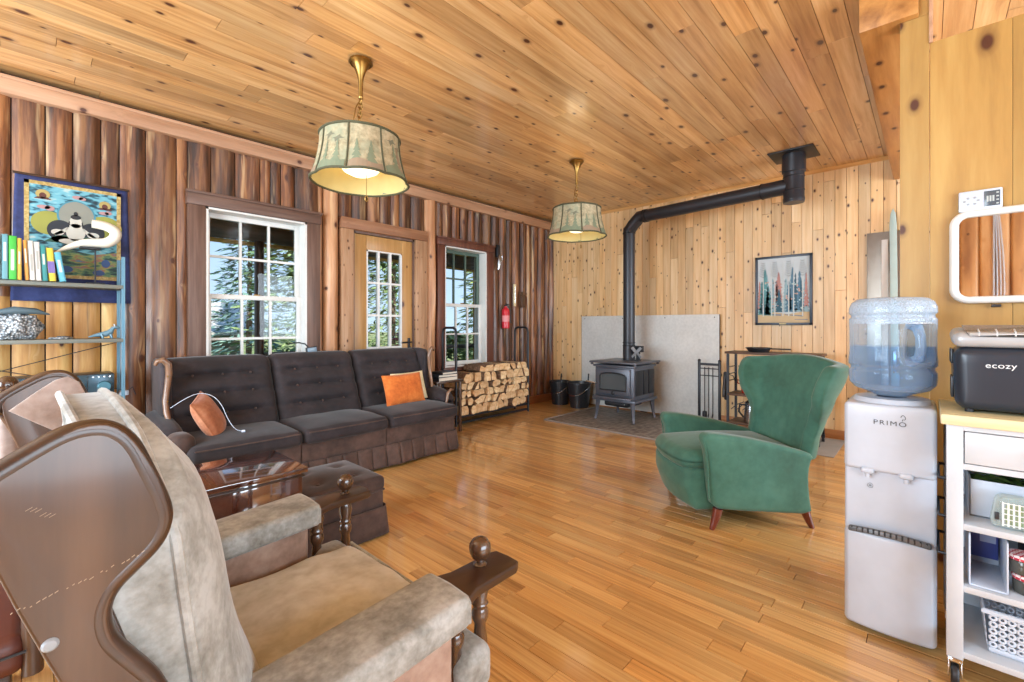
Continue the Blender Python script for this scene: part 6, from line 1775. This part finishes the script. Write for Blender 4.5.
# mirror and thermostat on the partition
mr = thing('wall_mirror', 'rounded mirror in a white frame on the golden pine partition', 'mirror', (XP - .022, -.375, 1.583))
def rr_outline(w, h, r, n=8):
    P = []
    for cx2, cz2, a0 in ((w - r, h - r, 0), (-w + r, h - r, 90), (-w + r, -h + r, 180), (w - r, -h + r, 270)):
        for i in range(n + 1): a = radians(a0 + 90 * i / n); P.append((cx2 + r * cos(a), cz2 + r * sin(a)))
    return P
mb = MB(); mb.tube([(0, y, z) for y, z in rr_outline(.285, .198, .05)], .0165, 12, closed=True); obj('frame', mb, M['white'], mr)
mg = NT('mirror_glass'); mg.set(Base_Color=(.92, .93, .93, 1), Metallic=1.0, Roughness=.02)
mb = MB(); mb.prism([(.002, y, z) for y, z in rr_outline(.283, .196, .05)], (.012, 0, 0)); obj('glass', mb, mg.m, mr)
mb = MB(); mb.bb(-.004, .012, .135, .165, -.232, -.220, .002); obj('hook', mb, M['black_metal'], mr)
th_ = thing('wall_thermostat', 'white thermostat with grey display on the partition above the mirror', 'thermostat', (XP - .013, -.175, 1.84))
mb = MB(); mb.bb(-.012, .012, -.07, .07, -.047, .047, .005); obj('case', mb, M['white_plastic'], th_)
mb = MB(); mb.bb(-.0135, -.012, -.062, -.012, -.032, .036, .001); obj('display', mb, plain('lcd_grey', C('#4d565e'), .2), th_)
mb = MB()
for k in range(4): mb.bb(-.0140, -.0135, -.058, -.050, -.026 + .016 * k, -.020 + .016 * k)
for k in range(3): mb.bb(-.0140, -.0135, -.044 + .009 * k, -.038 + .009 * k, -.012, .014)
obj('display_digits', mb, plain('lcd_digit', C('#aab4b4'), .3), th_)
mb = MB()
for k in range(6): a = 2 * pi * k / 6; mb.lathe([(.005, 0), (.004, .002), (0, .002)], (-.012, .028 + .022 * cos(a), .0 + .016 * sin(a)), 10, 0, Matrix.Rotation(radians(-90), 4, 'Y'))
obj('button', mb, plain('button_grey', C('#9aa0a6'), .4), th_)
# ================================================================== OUTSIDE
gm2 = NT('grass_ground'); oc = gm2.n('ShaderNodeTexCoord').outputs['Object']
gm2.set(Base_Color=gm2.ramp(gm2.noise(oc, 3, 5), [(.35, C('#56683a')), (.55, C('#8a9258')), (.7, C('#b3ab78'))]), Roughness=.95)
mb = MB(); mb.bb(-40, 60, 7.2, 90, -.5, -.35); structure('ground', mb, gm2.m)
mb = MB()
for i in range(17): mb.bb(XR - 1, 9, 4.93 + .137 * i, 5.06 + .137 * i, -.08, -.04)
structure('porch_deck', mb, wood('deck_boards', C('#6a5540'), C('#86705a'), C('#9c8870'), axis='X', rough=.7))
yw = wood('porch_yellow', C('#b58a3c'), C('#dcb058'), C('#ecc878'), axis='Y', fine=14, rough=.6, bump=.1)
mb = MB(); mb.prism([(-4, 4.92, 3.02), (-4, 7.6, 2.62), (-4, 7.6, 2.70), (-4, 4.92, 3.12)], (13.5, 0, 0)); structure('porch_roof', mb, yw)
lg_grey = wood('weathered_log', C('#5c5850'), C('#7c776c'), C('#98928a'), axis='X', fine=10, rough=.8, bump=.3)
mb = MB(); mb.tube([(-4 + i * .9, 6.8, 2.53 + .02 * sin(i * 2.1)) for i in range(16)], .125, 14); structure('porch_beam', mb, lg_grey)
mb = MB(); mb.tube([(-4, 6.83, 2.385), (9.5, 6.83, 2.385)], .03, 8); structure('trim_7', mb, yw)
for i in range(11):
    x = -2.3 + i * .97
    mb = MB(); mb.tube([(x, 4.93, 2.95), (x, 7.3, 2.60)], .075, 12); t = obj('porch_rafter', mb, yw); tag(t, kind='structure')
for x in (-1.2, 2.20, 5.4):
    mb = MB(); mb.tube([(x, 6.8, -.4), (x, 6.8, 2.42)], .062, 12); t = obj('porch_post', mb, M['walnutz']); tag(t, kind='structure')
mb = MB()
for z_ in (.85, .45): mb.tube([(2.26, 6.8, z_), (9, 6.8, z_)], .04, 8)
structure('porch_rail', mb, lg_grey)
# wing of the cabin seen through the right-hand window
mb = MB(); mb.bb(6.55, 6.75, 4.95, 5.35, -.05, 2.75); mb.bb(6.55, 6.75, 6.25, 7.2, -.05, 2.75); mb.bb(6.55, 6.75, 5.35, 6.25, 2.1, 2.75); mb.bb(6.55, 6.75, 5.35, 6.25, -.05, .9)
structure('wall_porch', mb, wood('porch_wall', C('#7a5528'), C('#a87c3e'), C('#c0955a'), axis='Z', fine=9, rough=.6, knots=.4, bump=.2))
w3 = thing('window_3', None, None, (6.60, 5.8, 1.5), 0, None, 'structure')
mb = MB()
for y_ in (-.45, -.16, .14, .44): mb.bb(-.06, .04, y_ - .03, y_ + .03, -.62, .62)
for z_ in (-.6, 0, .6): mb.bb(-.06, .04, -.47, .47, z_ - .03, z_ + .03)
obj('frame', mb, M['doorpine'], w3)
mb = MB(); mb.poly([(0, -.45, -.6), (0, .45, -.6), (0, .45, .6), (0, -.45, .6)]); obj('glass', mb, M['glass'], w3)

def tree(name, label, x, y, h, r, seed, cols, zb=-.4, n=2600, broad=False):
    rr = random.Random(seed)
    t = thing(name, label, 'tree', (x, y, zb), 0, None)
    mb = MB(); mb.tube([(0, 0, 0), (.05, 0, h * .5), (0, 0, h * .97)], [r * .055, r * .04, .015], 8); obj('trunk', mb, M['bark'], t)
    mb = MB()
    for k in range(n):
        u = rr.random() ** (.8 if not broad else .6)
        z = h * (.10 + .9 * u) if not broad else h * (.35 + .65 * u)
        if broad: rad_ = r * sqrt(max(.05, 1 - (2 * u - 1) ** 2)) * rr.uniform(.5, 1.0)
        else:
            lay = (z * 2.1) % 1.0
            rad_ = r * (1 - (z / h)) ** .85 * (.45 + .55 * rr.random()) * (1.05 - .35 * lay)
        a = rr.random() * 2 * pi
        px, py, pz = rad_ * cos(a), rad_ * sin(a), z - (.28 * rad_ if not broad else 0)
        l = rr.uniform(.14, .34) * (1.0 if not broad else .7); w = l * (.34 if not broad else .6)
        d = Vector((cos(a + rr.uniform(-.7, .7)), sin(a + rr.uniform(-.7, .7)), rr.uniform(-.55, .15))); sd = Vector((-sin(a), cos(a), rr.uniform(-.5, .5)))
        c = Vector((px, py, pz))
        mb.poly([c - d * l * .5, c + sd * w * .5, c + d * l * .6, c - sd * w * .5])
    fm_ = NT('needles'); oc = fm_.n('ShaderNodeTexCoord').outputs['Object']
    fm_.set(Base_Color=fm_.ramp(fm_.noise(oc, 5, 4), [(.35, C(cols[0])), (.5, C(cols[1])), (.66, C(cols[2]))]), Roughness=.8)
    f = raw('foliage', mb, fm_.m, t, 180); f['kind'] = 'stuff'
    return t
G1 = ('#3a5232', '#66804e', '#a3b878'); G2 = ('#3f5c58', '#6a8e84', '#a6c4b0'); G3 = ('#4e663c', '#86a058', '#c4cc86')
tree('conifer_tree', 'tall dark conifer seen through the right part of the left-hand window', 4.2, 10.0, 9.0, 1.9, 1, G1, n=5200)
tree('conifer_tree', 'blue green conifer behind the porch post', 4.4, 14.5, 7.2, 1.6, 2, G2, n=3600)
tree('conifer_tree', 'small conifer low in the left-hand window before the grey roof', 2.2, 11.6, 2.2, .8, 3, G3, n=2200)
tree('conifer_tree', 'conifer seen through the upper panes of the door', 7.6, 12.0, 8.0, 1.7, 4, G1, n=4600)
tree('conifer_tree', 'light green conifer seen through the middle of the door', 10.4, 15.5, 8.5, 2.0, 5, G3, n=4200)
tree('conifer_tree', 'conifer filling the left edge of the right-hand window', 8.6, 8.8, 7.0, 1.4, 6, G3, n=3600)
tree('conifer_tree', 'distant conifer low at the left edge of the left-hand window', 0.2, 13.0, 3.2, 1.3, 7, G2, n=2400)
tree('conifer_tree', 'distant conifer between the left-hand window and the door', 8.0, 19.5, 7.5, 1.8, 8, G1, n=3200)
tree('conifer_tree', 'far conifer standing behind the shed roof', 1.2, 22.0, 4.8, 1.8, 9, G1, n=2600)
tree('flowering_shrub', 'red flowering shrub seen low through the door', 5.75, 8.1, 1.75, .5, 10, ('#6a2030', '#b03048', '#d85a70'), n=900, broad=True)
tree('flowering_shrub', 'green shrub beside the red flowering one', 6.9, 8.3, 1.5, .5, 12, G3, n=900, broad=True)
sh = thing('shed', 'pale grey roofed shed low in the left-hand window', 'shed', (2.6, 17.6, -.35))
mb = MB(); mb.bb(-2.2, 2.2, -1.2, 1.2, 0, 1.4); obj('walls', mb, lg_grey, sh)
mb = MB(); mb.prism([(-2.5, -1.6, 1.3), (-2.5, 0, 2.3), (-2.5, 1.6, 1.3), (-2.5, 1.6, 1.4), (-2.5, 0, 2.4), (-2.5, -1.6, 1.4)], (5, 0, 0)); obj('roof', mb, plain('shed_roof', C('#b9b8b4'), .5), sh)

# ================================================================== LIGHT
w = bpy.data.worlds.new('world'); SC.world = w; w.use_nodes = True
nt = w.node_tree; bg = nt.nodes['Background']
tcw = nt.nodes.new('ShaderNodeTexCoord'); spw = nt.nodes.new('ShaderNodeSeparateXYZ'); rp = nt.nodes.new('ShaderNodeValToRGB')
nt.links.new(tcw.outputs['Generated'], spw.inputs[0]); nt.links.new(spw.outputs[2], rp.inputs[0]); nt.links.new(rp.outputs[0], bg.inputs[0])
e = rp.color_ramp.elements; e[0].position = 0.0; e[0].color = (.6, .8, 1.0, 1); e[1].position = .5; e[1].color = (.28, .54, 1.0, 1)
bg.inputs[1].default_value = 1.05
sun = bpy.data.lights.new('sun', 'SUN'); sun.energy = 7.0; sun.angle = radians(1.0); sun.color = (1, .95, .86)
so = bpy.data.objects.new('sun', sun); COL.objects.link(so); so.rotation_euler = (radians(47), 0, radians(-12))   # from behind the house, over its roof
def area(name, loc, rot, sx_, sy_, power, col=(1, 1, 1)):
    l = bpy.data.lights.new(name, 'AREA'); l.shape = 'RECTANGLE'; l.size = sx_; l.size_y = sy_; l.energy = power; l.color = col
    o = bpy.data.objects.new(name, l); COL.objects.link(o); o.location = loc; o.rotation_euler = rot
    return o
# area lamps added in the unseen openings to brighten the room
area('fill_rear', (XR - .02, 2.45, 1.6), (radians(90), 0, radians(-90)), 3.7, 2.0, 330, (.78, .90, 1.0))
area('fill_side', (.5, YR - .02, 1.55), (radians(90), 0, 0), 3.8, 2.1, 200, (.78, .90, 1.0))
area('fill_kitchen', (4.6, YR - .02, 1.75), (radians(90), 0, 0), 2.4, 1.7, 190, (.78, .90, 1.0))  # added to lift the stove corner

SC.view_settings.view_transform = 'Standard'; SC.view_settings.look = 'None'
SC.view_settings.exposure = 0.22; SC.view_settings.gamma = 1.0
SC.view_settings.use_curve_mapping = False
SC.cycles.use_denoising = True
SC.cycles.max_bounces = 8; SC.cycles.diffuse_bounces = 5; SC.cycles.glossy_bounces = 4; SC.cycles.transparent_max_bounces = 12
SC.cycles.sample_clamp_indirect = 6.0
SC.cycles.caustics_reflective = False; SC.cycles.caustics_refractive = False
